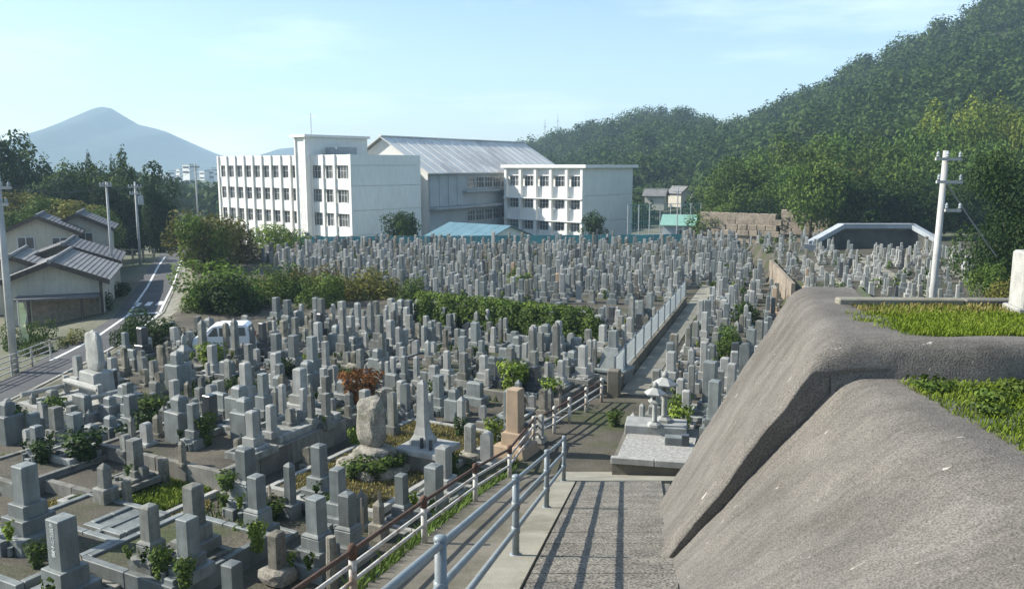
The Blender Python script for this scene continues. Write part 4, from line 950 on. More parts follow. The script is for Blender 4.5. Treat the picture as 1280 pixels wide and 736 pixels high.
# (x, top of shaft, foot of shaft, width, kind, stone, share of plinth below, label) read off the photograph
HAND = [
 (39,569,620,30,'std','granite',1.12,'tall blue-grey gravestone on wide tiers nearest the left edge'),
 (85,631,700,36,'std','granite',.75,'near blue-grey gravestone with a column of pale carved characters, lower left'),
 (191,625,674,24,'flange','grey',.72,'upright grey gravestone on a lotus base standing between two leafy plants, lower left'),
 (246,594,650,27,'std','grey',.72,'tall warm-grey gravestone on broad tiers behind another, left of the grassy plot'),
 (238,637,688,28,'std','granite',.60,'blue-grey gravestone close in front of a taller warm-grey one'),
 (160,597,630,13,'round','warm',.12,'smallest round-topped old stone inside the grassy pale-kerbed plot'),
 (180,580,607,14,'round','grey',.15,'little grey old stone at the back of the grassy pale-kerbed plot'),
 (171,544,583,20,'std','grey',.45,'slim grey gravestone just behind the grassy pale-kerbed plot'),
 (206,569,602,14,'round','warm',.12,'brownish old stone beside reddish twigs, behind the grassy plot'),
 (230,571,600,10,'plain','warm',.12,'narrow weathered stone against the side of the large raised plot'),
 (133,573,606,19,'plain','grey',.60,'grey stone on a stepped base at the left corner of the grassy plot'),
 (310,555,597,25,'flange','granite',1.0,'tall blue-green gravestone right of the raised plot, behind a similar one'),
 (324,589,633,23,'flange','granite',1.0,'blue-green gravestone on three tiers with a slat leaning on its base'),
 (364,570,626,17,'plain','granite',.35,'slim tall grey stone standing alone by the dry-grass plot'),
 (401,553,596,21,'std','granite',.75,'blue-grey gravestone on square tiers in the dry-grass plot'),
 (398,615,662,27,'flange','granite',1.10,'big blue-grey gravestone on three tiers, lower middle'),
 (348,655,703,25,'rough','warm',.50,'warm-grey gravestone on a rough brown rock base, lower middle'),
 (415,662,726,20,'column','warm',.12,'weathered rough stone column leaning by the guard rail'),
 (436,610,655,23,'flange','granite',.85,'blue-grey gravestone on a lotus base next to the rough stone column'),
 (293,692,742,27,'std','granite',.6,'blue-grey gravestone cut by the bottom edge of the view'),
 (474,618,650,17,'plain','warm',.70,'weathered short stone with dry twigs next to the guard rail'),
 (503,590,630,18,'flange','granite',.60,'dark slim gravestone on a dark lotus base beside the dry-grass plot'),
 (543,573,622,25,'std','granite',.45,'tapered blue-grey gravestone on a square block right beside the guard rail'),
 (588,525,561,17,'rough','grey',.45,'grey gravestone on stacked rough stones near the middle of the guard rail'),
 (634,481,520,11,'tall','granite',.30,'slim pointed grey stone left of the tan pillar'),
 (648,471,505,11,'tall','granite',.35,'pointed grey obelisk directly behind the tan pillar'),
 (491,486,530,13,'round','grey',.28,'round-shouldered grey stone just right of the boulder memorial'),
 (507,476,512,14,'round','granite',.40,'pale round-topped stone between the boulder memorial and the white tapered stone'),
 (543,453,480,14,'std','light',.65,'light grey gravestone behind the white tapered stone, with shrubs at its foot'),
 (580,438,463,12,'std','grey',1.2,'grey gravestone on tall tiers up-left of the tan pillar'),
 (577,492,528,12,'plain','light',.25,'pale narrow stone between the white tapered stone and the tan pillar'),
 (679,484,510,12,'std','warm',.65,'olive-grey gravestone right of the tan pillar, near the guard rail'),
 (676,515,544,9,'plain','white_stone',.3,'short pale stone touching the guard rail, right of the tan pillar'),
 (430,380,416,9,'tall','grey',1.0,'tall slim obelisk in front of the reddish-green shrub'),
 (464,375,413,9,'tall','grey',.45,'tallest thin obelisk standing before the olive shrubs'),
 (475,392,414,11,'std','grey',1.4,'grey gravestone on a wide block, right of the tallest thin obelisk'),
 (492,386,405,8,'plain','grey',.5,'slim stone before the left end of the long hedge'),
 (501,385,407,7,'tall','grey',.6,'thin pointed stone before the left end of the long hedge'),
 (512,392,409,10,'std','grey',.9,'grey gravestone on dark tiers before the left end of the long hedge'),
 (523,402,420,8,'round','warm',.6,'round-topped olive-grey stone before the long hedge'),
 (499,406,431,9,'plain','light',.45,'pale stone in front of the round-topped olive-grey one by the hedge'),
 (520,424,443,11,'round','light',.4,'pale blunt stone two rows before the long hedge'),
 (535,423,448,9,'plain','light',.3,'light yellowish stone two rows before the long hedge'),
 (506,442,465,9,'std','granite',.7,'blue-grey gravestone left of the pale blunt stone'),
 (521,442,474,9,'plain','light',.3,'long narrow pale stone up-right of the boulder memorial'),
 (477,449,474,9,'plain','grey',.4,'grey stone above the orange bush'),
 (451,433,460,10,'std','grey',.75,'grey gravestone with broad shoulders left above the orange bush'),
 (428,479,506,9,'plain','light',.3,'pinkish-pale stone at the left of the orange bush'),
 (549,402,418,8,'std','grey',.8,'grey gravestone under the middle of the long hedge, left of a yellow-green shrub'),
 (557,410,434,8,'plain','warm',.4,'weathered stone before the middle of the long hedge'),
 (572,409,432,8,'std','grey',.6,'grey stone before the middle of the long hedge, right of a weathered one'),
 (585,402,415,10,'round','dark',.6,'dark round-topped stone under the long hedge'),
 (596,395,408,8,'tall','grey',.8,'pointed stone just under the long hedge'),
 (598,408,426,8,'plain','light',.4,'pale stone in front of the pointed one under the long hedge'),
 (612,401,415,8,'std','grey',.7,'short grey gravestone under the long hedge beside a leafy plant'),
 (617,407,432,8,'plain','white_stone',.3,'whitish stone on a pale slab before the long hedge'),
 (626,395,427,7,'tall','grey',.2,'tall thin grey stone close to the long hedge'),
 (632,404,418,7,'plain','grey',.5,'narrow grey stone right of the tall thin one by the hedge'),
 (676,414,438,9,'std','grey',.6,'grey gravestone with a low wall behind it, under the right part of the hedge'),
 (698,398,418,10,'std','light',1.6,'tall stepped monument under the right end of the long hedge'),
 (695,414,430,8,'plain','grey',.6,'small grey stone in front of the tall stepped monument'),
 (690,431,446,7,'plain','grey',.5,'row stone at the foot of the tall stepped monument'),
 (702,424,440,7,'plain','grey',.5,'right-hand row stone beside the tall stepped monument'),
 (737,422,446,10,'plain','white_stone',.5,'cream-coloured stone left of the stepped trapezoid memorial'),
 (743,430,468,7,'tall','grey',.2,'thin tall stone next to the cream-coloured one'),
 (751,397,416,11,'wide','tan',.3,'tan-cream block stone behind the right end of the hedge'),
 (624,455,483,11,'round','dark',.4,'dark rounded stone in front of the bright green shrub'),
 (602,433,448,9,'std','granite',.9,'bluish gravestone on a wide base left of the bright green shrub'),
 (203,429,456,16,'wide','warm',.35,'wide warm-grey stone before the dark bush near the road'),
 (223,429,451,9,'plain','grey',.5,'grey stone behind the five-tier stone with a finial'),
 (233,414,462,13,'gorinto','light',.35,'five-tier pagoda-shaped stone with a finial near the road'),
 (284,401,441,9,'plain','warm',.1,'tall brown-grey stone standing in front of the white van'),
 (286,446,473,14,'wide','grey',.5,'broad blue-grey stone on a rounded base below the white van'),
 (220,472,500,13,'std','light',.65,'light gravestone right of the path to the rounded memorial slab'),
 (236,474,496,11,'plain','warm',.35,'dull brownish stone beside a light gravestone, left part'),
 (251,481,503,13,'std','grey',.5,'grey stone behind a sharper blue-grey one, left part'),
 (244,500,534,15,'std','granite',.70,'sharp-edged blue-grey gravestone on a pale block, left of the slab-topped plot'),
 (229,505,529,9,'plain','grey',.35,'small stone tucked left of the sharp-edged blue-grey gravestone'),
 (163,474,502,13,'std','granite',.95,'blue-grey gravestone on tall tiers right of the rounded memorial slab'),
 (157,433,458,9,'round','warm',.4,'round-topped stone between the road and the dark bush'),
 (252,470,486,8,'round','grey',.3,'little round-headed stone behind the sharp-edged gravestone'),
 (194,474,494,20,'wide','grey',.25,'low broad stone with pebbles and twigs behind it'),
 (97,512,550,19,'std','granite',.45,'stout blue-grey gravestone in front of the pebbled memorial platform'),
 (139,461,489,18,'std','dark',.3,'dark gravestone close beside the rounded memorial slab'),
 (49,528,558,16,'std','granite',.5,'blue-grey gravestone in front of a greenish one, left edge'),
 (43,512,541,18,'round','granite',.3,'greenish round-topped stone behind a blue-grey one, left edge'),
 (12,505,532,14,'std','granite',.4,'grey gravestone cut by the left edge beside a green plant'),
 (11,496,512,14,'gorinto','light',.4,'small capped stone at the left edge below the road'),
 (67,484,508,17,'plain','grey',.3,'stone with a shaded right face beside the road kerb'),
 (124,526,549,15,'plain','warm',.2,'beige short stone right of the stout blue-grey gravestone'),
 (308,392,409,14,'wide','grey',1.0,'two-tier wide stone right of the white van'),
 (330,401,426,10,'std','dark',1.0,'dark slim gravestone against the pale lot behind the shrubs'),
 (370,395,417,9,'std','grey',.9,'grey gravestone with a white-edged base below the brownish shrub'),
 (401,389,410,10,'plain','dark',.6,'dark stone below the reddish-green shrub'),
 (416,390,410,9,'plain','warm',.6,'greenish weathered stone left of the tall slim obelisk'),
 (390,397,420,8,'plain','grey',.5,'narrow stone left of the dark one below the shrub'),
 (331,463,492,14,'vased','granite',1.15,'dark-based gravestone with flower vases on the slab-topped plot'),
 (352,436,452,12,'std','granite',1.0,'bluish gravestone behind the slab-topped plot, farther of two in line'),
 (351,452,478,12,'std','granite',.6,'bluish gravestone behind the slab-topped plot, nearer of two in line'),
 (391,429,454,9,'round','dark',.4,'dark blue round-topped stone left of a pale slim one'),
 (408,424,455,10,'std','light',.5,'pale slim gravestone in the middle of the left part'),
 (406,457,482,10,'std','light',.95,'light gravestone on a wide step, left of the orange bush'),
 (380,482,510,11,'plain','light',.5,'left one of a pair of pale stones above the large raised plot'),
 (390,486,521,11,'plain','grey',.25,'right, greyer one of a pair of stones above the large raised plot'),
 (408,481,509,12,'std','grey',.6,'grey gravestone right of a pair, at the corner of the large raised plot'),
 (366,431,452,7,'plain','warm',.4,'thin brown stone behind the pair of pale stones'),
 (312,428,449,11,'std','grey',.9,'grey gravestone with a yellow shrub on its left, below the van'),
 (886,447,500,21,'std','granite',.35,'big square blue-grey gravestone behind another, right of the lanterns'),
 (891,469,519,18,'std','granite',.75,'blue-grey gravestone right of the yellow-green shrub by the lanterns'),
 (913,450,494,14,'std','light',.45,'slender pale gravestone next to the sprayed concrete wall'),
 (929,426,468,16,'round','granite',.4,'rounded grey gravestone half hidden by the sprayed concrete wall'),
 (938,409,436,14,'std','granite',.5,'grey gravestone just behind the rounded one at the concrete wall'),
 (889,428,447,12,'std','granite',.7,'blue-grey gravestone left of the dark green bush on the right'),
 (894,414,431,11,'std','grey',.9,'square grey stone in line behind others, left of the dark green bush'),
 (860,404,432,9,'tall','grey',.7,'pointed grey stone beside the middle footpath'),
 (802,501,530,9,'plain','light',.2,'square pale pillar left of the two stone lanterns'),
 (791,513,531,9,'plain','white_stone',.2,'short capped pale stone left of the square pillar'),
 (869,399,420,9,'std','grey',.8,'grey gravestone right of the pointed one by the middle footpath'),
 (880,388,412,9,'std','light',.8,'light gravestone farther up the middle footpath'),
 (905,396,418,11,'std','grey',.6,'grey gravestone in front of the dark conifer-like bush on the right'),
 (948,398,424,12,'std','grey',.7,'grey gravestone hard against the upper edge of the concrete wall'),
 (920,399,421,9,'tall','grey',.6,'thin stone right of the dark green bush'),
]
taken = []
def put(x, y, r=.75): taken.append((x, y, r))
def near(x, y, extra=0.0): return any((x-a)**2 + (y-b)**2 < (r+extra)**2 for a, b, r in taken)
graves_near = []
for i, (px, yt, yb, w, kind, m, k, label) in enumerate(HAND):
    z = 0.0
    for _ in range(3):
        yg = yb + (yb - yt)*k; p, t = at(px, yg, z); z2 = zbase(p.x, p.y)
        if abs(z2 - z) < 1e-6: break
        z = z2
    z = zbase(p.x, p.y); t = p.y
    sc = t / F
    q = rng.uniform(-2, 2)
    G = grave(label, max(.16, min(.62, w*sc/1.33)), (yb-yt)*sc*1.0, max(.06, (yg-yb)*sc), kind, m, (p.x, p.y, z), GROT + R(q), seed=i)
    put(p.x, p.y, max(.62, w*sc*1.25)); graves_near.append(G)
    if 'carved characters' in label:
        fc = bpy.data.curves.new('inscription', 'FONT'); fc.body = '先\n祖\n代\n々\n之\n墓'; fc.size = .125; fc.align_x = 'CENTER'; fc.space_line = .88; fc.extrude = .002
        fo = bpy.data.objects.new('inscription', fc); COL.objects.link(fo); fo.parent = G; fc.materials.append(M['ink'])
        me_ = bpy.data.meshes.new_from_object(fo); bpy.data.objects.remove(fo); fo = link('inscription', me_, G)
        ws = max(.16, min(.62, w*sc/1.33)); fo.rotation_euler = (R(90),0,0); fo.location = (0, -ws/2-.004, (yg-yb)*sc + (yb-yt)*sc*.84)

# the special monuments
def spot(px, py): p, t = at(px, py, 0); return p
p = spot(466, 592); b = thing('boulder_memorial', 'upright rough boulder memorial set on a rounded rock, ringed by low plants', 'memorial stone', (p.x,p.y,0), GROT+R(-6))
s = p.y/F
link('upright_boulder', rockmesh('upright_boulder', 19*s, 13*s, 33*s, M['boulder'], 3.3), b, None, (0,0,70*s))
link('base_rock', rockmesh('base_rock', 27*s, 22*s, 11*s, M['boulder'], 9.1), b, None, (.1,0,30*s))
for i in range(11):
    a = i*2*math.pi/11; link('stone', rockmesh('stone', .28*rng.uniform(.8,1.3), .24, .2*rng.uniform(.8,1.3), M['boulder'], i*1.7, sub=2), b, None, (math.cos(a)*.75, math.sin(a)*.6, .17))
put(p.x, p.y, 1.2)
p = spot(644, 566); s = p.y/F; b = thing('gravestone', 'tan sandstone pillar on a stepped base beside the guard rail', 'gravestone', (p.x,p.y,0), GROT, 'gravestones of the cemetery')
for w, z0, h, nm in ((1.05,0,.30,'plinth'),(.62,.30,.36,'plinth'),(.40,.66,1.22,'shaft')):
    q = MB(); q.cbox(w,w,h,.02,z0,.94 if nm=='shaft' else .9,0,0,.0); q.build(nm, M['tan'], b)
put(p.x, p.y, 1.0)
p = spot(540, 588); b = thing('gravestone', 'white-grey tapered pillar flaring out at the foot on a thick flat slab over stonework', 'gravestone', (p.x-.1,p.y,0), GROT, 'gravestones of the cemetery'); b.scale = (.62,.62,.92)
q = MB(); q.cbox(1.75,1.5,.62,.05); q.build('foundation', M['kerb'], b)
q = MB(); q.cbox(2.15,1.9,.16,.03,.62); q.build('slab', M['light'], b)
q = MB(); q.lathe([(.62,0),(.60,.12),(.42,.28),(.31,.52),(.27,.9),(.235,1.78),(.05,1.88)], 4, -.30, .1, .78, math.pi/4); q.build('shaft', M['light'], b)
for s_ in (-.45,.45):
    q = MB(); q.lathe([(.07,0),(.09,.05),(.07,.22),(.09,.3)], 8, .25+s_*.5, -.5, .78); q.build('vase', M['dark'], b)
put(p.x, p.y, 1.5)
p = spot(766, 475); b = thing('gravestone', 'grey trapezoid stepped memorial at the top of the guard rail', 'gravestone', (p.x,p.y,0), GROT, 'gravestones of the cemetery')
for w, z0, h, tp in ((1.25,0,.42,.98),(1.35,.42,.10,1.0),(.9,.52,.78,.62),(.34,1.30,.62,.95)):
    q = MB(); q.cbox(w,w*.9,h,.02,z0,tp); q.build('plinth' if z0 < 1 else 'shaft', M['granite'], b)
put(p.x, p.y, 1.2)
p = spot(121, 502); b = thing('memorial_slab', 'tall rounded natural memorial slab on a pedestal with a pebbled platform beside the road', 'memorial stone', (p.x,p.y,0), R(-35))
q = MB(); q.slab([(-1.0,-2.1),(1.4,-2.1),(1.4,.9),(-1.0,.9)], 0, .32); q.build('platform', M['white_stone'], b)
q = MB(); q.cbox(1.1,.75,.75,.04,.32,.92,-.1,.1); q.build('pedestal', M['light'], b)
o = link('slab', rockmesh('slab', .46, .13, .72, M['light'], 5.5), b, None, (-.1,.1,1.72))
for x0 in (-.95, 1.3):
    q = MB(); q.tube([(x0,-2.0,.55),(x0,.7,.55)], .09, 8); q.build('rail_stone', M['white_stone'], b)
q = MB(); q.tube([(-.9,-.55,.75),(1.25,-.55,.75)], .11, 8); q.build('rail_stone', M['white_stone'], b)
for x0 in (-.9,1.25): q = MB(); q.cbox(.16,.16,.6,.01,.32,1,x0,-.55); q.build('rail_post', M['white_stone'], b)
put(p.x, p.y, 2.0)
# pebbled tomb with the two lanterns, on the right of the path
p, _ = at(812, 603, .05)
b = thing('tomb_platform', 'pale pebble-covered tomb platform with steps where the ramp meets the path', 'tomb platform', (p.x,p.y,0), R(-12))
q = MB(); q.slab([(-.95,-.1),(1.1,-.1),(1.25,2.9),(-.8,2.9)], 0, .62); q.build('podium', M['concrete'], b)
q = MB(); q.slab([(-.85,0),(1.0,0),(1.15,2.0),(-.72,2.0)], .62, .66); q.build('pebble_bed', M['pebble'], b)
for i, (x0, x1) in enumerate(((-.98,.1),(.12,1.15))):
    q = MB(); q.cbox(x1-x0, .16, .16, .012, .56, 1, (x0+x1)/2, -.12); q.build('edge_stone', M['white_stone'], b)
q = MB(); q.cbox(.72,.34,.26,.02,0,1,-.3,-.36); q.build('step', M['kerb'], b)
q = MB(); q.cbox(.85,.34,.16,.02,0,1,.52,-.42); q.build('step', M['kerb'], b)
q = MB(); q.cbox(1.7,.9,.28,.02,.62,1,.05,2.45); q.build('dais', M['light'], b)
q = MB(); q.cbox(.46,.30,.22,.015,.66,1,.55,1.35); q.build('incense_stand', M['granite'], b)
q = MB(); q.cbox(.20,.20,.30,.015,.66,1,.86,1.30); q.build('urn', M['dark'], b)
put(p.x+.2, p.y+1.2, 2.2)
def lantern(label, x, y, z, k):
    t = thing('stone_lantern', label, 'stone lantern', (x,y,z), R(-20), 'stone lanterns'); S = M['light']
    q = MB(); q.lathe([(.24*k,0),(.24*k,.08*k),(.13*k,.14*k)], 6); q.build('base', S, t)
    q = MB(); q.lathe([(.10*k,.14*k),(.08*k,.2*k),(.085*k,.42*k),(.075*k,.66*k),(.10*k,.72*k)], 10); q.build('pillar', S, t, None, True)
    q = MB(); q.lathe([(.10*k,.72*k),(.22*k,.80*k),(.22*k,.85*k)], 6); q.build('platform', S, t)
    q = MB(); q.lathe([(.15*k,.85*k),(.15*k,1.06*k)], 6); fb = q.build('light_chamber', S, t)
    for a in (0, 2, 4):
        q = MB(); ang = (a+.5)*math.pi/3; c, s = math.cos(ang), math.sin(ang); d = .128*k
        q.add([(c*d-s*.045*k,s*d+c*.045*k,.89*k),(c*d+s*.045*k,s*d-c*.045*k,.89*k),(c*d+s*.045*k,s*d-c*.045*k,1.02*k),(c*d-s*.045*k,s*d+c*.045*k,1.02*k),
               (c*d*1.05-s*.045*k,s*d*1.05+c*.045*k,.89*k),(c*d*1.05+s*.045*k,s*d*1.05-c*.045*k,.89*k),(c*d*1.05+s*.045*k,s*d*1.05-c*.045*k,1.02*k),(c*d*1.05-s*.045*k,s*d*1.05+c*.045*k,1.02*k)],
              [(3,2,1,0),(4,5,6,7),(0,1,5,4),(2,3,7,6),(1,2,6,5),(3,0,4,7)]); q.build('opening_shade', M['pane'], fb)  # dark plates on the solid chamber stand in for its shaded holes
    q = MB(); q.lathe([(.34*k,1.05*k),(.36*k,1.10*k),(.22*k,1.20*k),(.09*k,1.27*k)], 6); q.build('roof', S, t)
    q = MB(); q.lathe([(.06*k,1.27*k),(.10*k,1.32*k),(.09*k,1.38*k),(.02*k,1.46*k)], 10); q.build('finial', S, t, None, True)
l1, _ = at(818, 532, .9); lantern('stone lantern nearer the pale pebble platform, lower and to the left', l1.x, l1.y, .9, .86)
l2, _ = at(833, 531, .9); lantern('stone lantern farther from the viewer, its roof rising behind the other lantern', l2.x, l2.y+.35, .9, 1.0)

# hand-read rows end here; the rest of the near stones stand on the same grid in rows parallel to them
KINDS_FILL = [('std','granite',.29,.72,.55),('std','grey',.27,.66,.48),('flange','granite',.30,.78,.75),('plain','warm',.24,.58,.12),('round','grey',.26,.55,.14),
              ('std','light',.28,.74,.5),('tall','grey',.25,1.15,.5),('plain','light',.24,.7,.2),('std','dark',.30,.66,.5),('rough','warm',.30,.6,.35),('wide','granite',.6,.55,.3),('round','warm',.24,.45,.10)]
ADJ = {'granite':'blue-grey','grey':'mid-grey','warm':'weathered brownish','light':'pale grey','dark':'dark'}
KN = {'std':'square-topped gravestone on tiers','flange':'gravestone on a lotus base','plain':'plain small gravestone','round':'round-topped small gravestone','tall':'pointed obelisk gravestone','rough':'gravestone on a rough rock base','wide':'low broad gravestone'}
ORD = ['first','second','third','fourth','fifth','sixth','seventh','eighth','ninth','tenth','eleventh','twelfth','thirteenth','fourteenth','fifteenth','sixteenth','seventeenth','eighteenth','nineteenth','twentieth',
       'twenty-first','twenty-second','twenty-third','twenty-fourth','twenty-fifth','twenty-sixth','twenty-seventh','twenty-eighth','twenty-ninth','thirtieth']
def front_ok(x, y):
    if not (x > road_x(y) + 4.2 and 15.2 < y < 43.5): return False
    if y < 28.5 and x > low_l(y) - .75: return False
    if y >= 28.5 and x > FEN[0].x + (y-28.8)*.337 - .9: return False
    px = CX + x/y*F; pyb = HOR + 8*F/y
    if pyb < 424 and px < 335: return False            # the lot with the van and the big shrubs
    if pyb < 402 and px < 440: return False
    if px < -60 or pyb > 800: return False
    for k in (2, 3):                                    # grassy plots stay open
        c, hu, hv, h = PLOTS[k]; d = Vector((x,y,0)) - Vector((c.x,c.y,0))
        if abs(d.dot(U)) < hu+.2 and abs(d.dot(V_)) < hv+.2: return False
    return True
protos = {}
def fill_grave(kindrow, x, y, z, label, s, rot):
    kind, m, w, h, H = KINDS_FILL[kindrow]
    if kindrow not in protos: protos[kindrow] = g_ = grave(label, w, h, H, kind, m, (x,y,z), rot, seed=100+kindrow)
    else: g_ = dup(protos[kindrow], (x,y,z), rot, label)
    g_.scale = s; return g_
cand = []
for iu in range(0, 34):
    for iv in range(-34, 26):
        pos = U*(14 + iu*1.2) + V_*(iv*1.14 + (iu%2)*.3); x, y = pos.x + rng.uniform(-.22,.22), pos.y + rng.uniform(-.22,.22)
        if front_ok(x, y) and not near(x, y, .30): cand.append((iu, iv, x, y))
rng.shuffle(cand)
cand = cand[:178]; rowcount = {}
for iu, iv, x, y in sorted(cand, key=lambda c: (c[0], -c[1])):
    k = rowcount[iu] = rowcount.get(iu, 0) + 1; kr = rng.choice([0,1,1,2,3,3,4,4,5,6,7,8,9,10,11,0,5]); kd = KINDS_FILL[kr]
    sc = rng.uniform(.78, 1.12); s = (sc*rng.uniform(.93,1.07), sc, sc*rng.uniform(.9,1.12))
    lab = f"{ADJ[kd[1]]} {KN[kd[0]]}, {ORD[k-1]} from the path in cross row {ORD[iu]}"
    graves_near.append(fill_grave(kr, x, y, zbase(x, y), lab, s, GROT + R(rng.uniform(-4, 4)))); put(x, y, .55)
MARK = []
for w, h, kd, m in ((.20,.42,'round','warm'),(.18,.50,'plain','grey'),(.24,.36,'round','grey'),(.16,.62,'plain','light'),(.30,.30,'plain','granite'),(.22,.48,'round','light')):
    g_ = grave('', w, h, .08 + .5*(w > .28), kd, m, (0,0,0), 0, 'small old markers between the graves', seed=500+len(MARK)); g_.name = 'grave_marker'; g_['category'] = 'grave marker'; MARK.append(g_)
MN = ['low round-topped brown marker','slim grey marker','stubby round-topped grey marker','thin pale marker','low blue-grey block marker','round-topped pale marker']
mcount = {}; mused = [False]*6; mk_pts = []
for iu in range(0, 54):
    for iv in range(-50, 40):
        pos = U*(14 + iu*.72) + V_*(iv*.70); x, y = pos.x + rng.uniform(-.2,.2), pos.y + rng.uniform(-.2,.2)
        if front_ok(x, y) and not near(x, y, -.12) and not any((x-a)**2 + (y-b)**2 < .30 for a, b in mk_pts[-160:]): mk_pts.append((x, y))
rng.shuffle(mk_pts)
for x, y in sorted(mk_pts[:280], key=lambda p: p[1]):
    k = rng.randrange(6); s_ = rng.uniform(.8, 1.35); band = int((y-14)//1.5)
    n_ = mcount[(k, band)] = mcount.get((k, band), 0) + 1
    lab = f"{MN[k]} among the graves, {ORD[n_-1]} of its look in cross strip {ORD[band]}"
    if not mused[k]: mused[k] = True; o = MARK[k]; o.location = (x, y, zbase(x, y)); o.rotation_euler = (0,0,GROT + R(rng.uniform(-8,8))); o['label'] = lab
    else: o = dup(MARK[k], (x, y, zbase(x, y)), GROT + R(rng.uniform(-8,8)), lab)
    o.scale = (s_, s_, s_*rng.uniform(.8,1.3))
print('markers', len(mk_pts))
print('near graves', len(graves_near), len(cand))

# the right strip beyond the footpath, and the far field
def shade_px(x, y): return CX + x/y*F, HOR + 8*F/y
def field_ok(x, y):
    if y > (88 if shade_px(x, y)[0] > 850 else 81.5) or y < 20: return False
    px, py = shade_px(x, y)
    fx = FEN[0].x + (y-28.8)*.337
    if y < 48:                                          # right of the footpath only
        if not (fx + 1.12 < x < min(wall_x(y) + 8, 26)): return False
        if y < 24.5 and x < 5.2: return False
        if y > 43 and abs(x - wall_x(y)) < .5: return False
        return True
    if x < np.interp(y, [46, 52, 60, 71, 84, 92], [-3, -8.5, -16, -22, -20.5, -20]): return False
    if fx - .3 < x < fx + 1.15 and y < 55: return False
    if abs(x - wall_x(y)) < .45: return False
    if x > wall_x(y):
        xr = np.interp(y, [44, 80, 90], [25, 43, 45]); 
        if x > xr or (y > 65 and not (x < wall_x(y) + 6.5 and y < 84)): return False
        d = ((x - wall_x(y)) - 2.4) % 4.2
        if d < 1.15: return False                        # footpaths between the diagonal rows
    elif y > 90 - max(0, 0): return False
    return True
ff = []
U2 = Vector((.32,.947,0)); V2 = Vector((.947,-.32,0))
for iu in range(0, 100):
    for iv in range(-70, 50):
        pos = U2*(18 + iu*1.06) + V2*(iv*1.0); 
        if (iu % 5 == 4 and pos.x < wall_x(pos.y)) : continue
        x, y = pos.x + nrg.uniform(-.22,.22), pos.y + nrg.uniform(-.2,.2)
        if field_ok(x, y) and not near(x, y, .2): ff.append((x, y, iu, iv))
ff.sort(key=lambda c: c[1]); NI = max(0, 298 - len(graves_near) - 4)
# leave a few gaps for the shrubs and open plots
ff = [c for c in ff if not (abs(c[0]-.4) < 1.6 and abs(c[1]-56) < 1.6) and rng.random() < .93]
def zone(x, y):
    fx = FEN[0].x + (y-28.8)*.337
    return 'right of the middle footpath' if x > fx else 'behind the long hedge'
cnt = {}
def low_grave(mb, x, y, z, r, big=1.0):
    c, s = math.cos(GROT), math.sin(GROT); w = r.uniform(.24,.34)*big; h = r.choice([r.uniform(.55,.85), r.uniform(.7,1.0), r.uniform(.9,1.35)])*big; H = r.uniform(.3,.8)*big
    rot = R(-20) + R(r.uniform(-6,6))
    if r.random() < .25: H = .12
    else:
        mb.cbox(w*2.5, w*2.4, H*.5, .02, z, 1, x, y, 0, rot)
    mb.cbox(w*1.6, w*1.6, H, .02, z, 1, x, y, 0, rot)
    if r.random() < .14: mb.cbox(w*.8, w*.8, h*1.35, .015, z+H, .82, x, y, w*.4, rot)
    else: mb.cbox(w, w, h, .02, z+H, .98, x, y, .02, rot)
mass = {m: MB() for m in ('granite','grey','light','warm','dark','white_stone','tan')}
for i, (x, y, iu, iv) in enumerate(ff):
    z = zbase(x, y)
    if i < NI:
        key = (zone(x, y), iu); k = cnt[key] = cnt.get(key, 0) + 1
        kr = rng.choice([0,1,5,6,2,7,0,1,5]); kd = KINDS_FILL[kr]; sc = rng.uniform(.85, 1.1)
        lab = f"{ADJ[kd[1]]} {KN[kd[0]].replace('gravestone','stone')} {key[0]}, {ORD[min(k,29)-1]} of row {ORD[min(29, iu)]}"
        fill_grave(kr, x, y, z, lab, (sc, sc, sc*rng.uniform(.95,1.25)), R(-20+rng.uniform(-5,5)))
    else:
        low_grave(mass[rng.choices(['granite','grey','light','warm','dark','white_stone','tan'], [26,24,32,8,3,6,.35])[0]], x, y, z, rng, .70 if x > wall_x(y) else .90)
print('field', len(ff), 'individual', NI)
far_stones = MB(); mats_ = []; midx = []
for m, b in mass.items():
    far_stones.add(b.v, b.f); mats_.append(M[m]); midx += [len(mats_)-1]*len(b.f)
sp_v, sp_t = [], []
for (x, y, iu, iv) in ff[NI:]:
    if rng.random() < .16:
        r_ = rng.uniform(.16,.34); z = zbase(x, y); v, t_ = crown_arrays([(x + rng.uniform(-.5,.5), y - .45, z + r_*1.1, r_, r_, r_*1.25)], 34, .20); sp_v.append(v); sp_t.append(t_ if rng.random() < .6 else t_*.4+.6)
link('grave_greenery', np_quads('grave_greenery', np.concatenate(sp_v), LM['green'], np.concatenate(sp_t)), None, 'stuff')
me = far_stones.mesh('far_gravestones', None)
for m in mats_: me.materials.append(m)
me.polygons.foreach_set('material_index', midx)
o = link('far_gravestones', me, None, 'stuff'); o['label'] = 'dense crowd of small grey gravestones filling the far part of the cemetery'

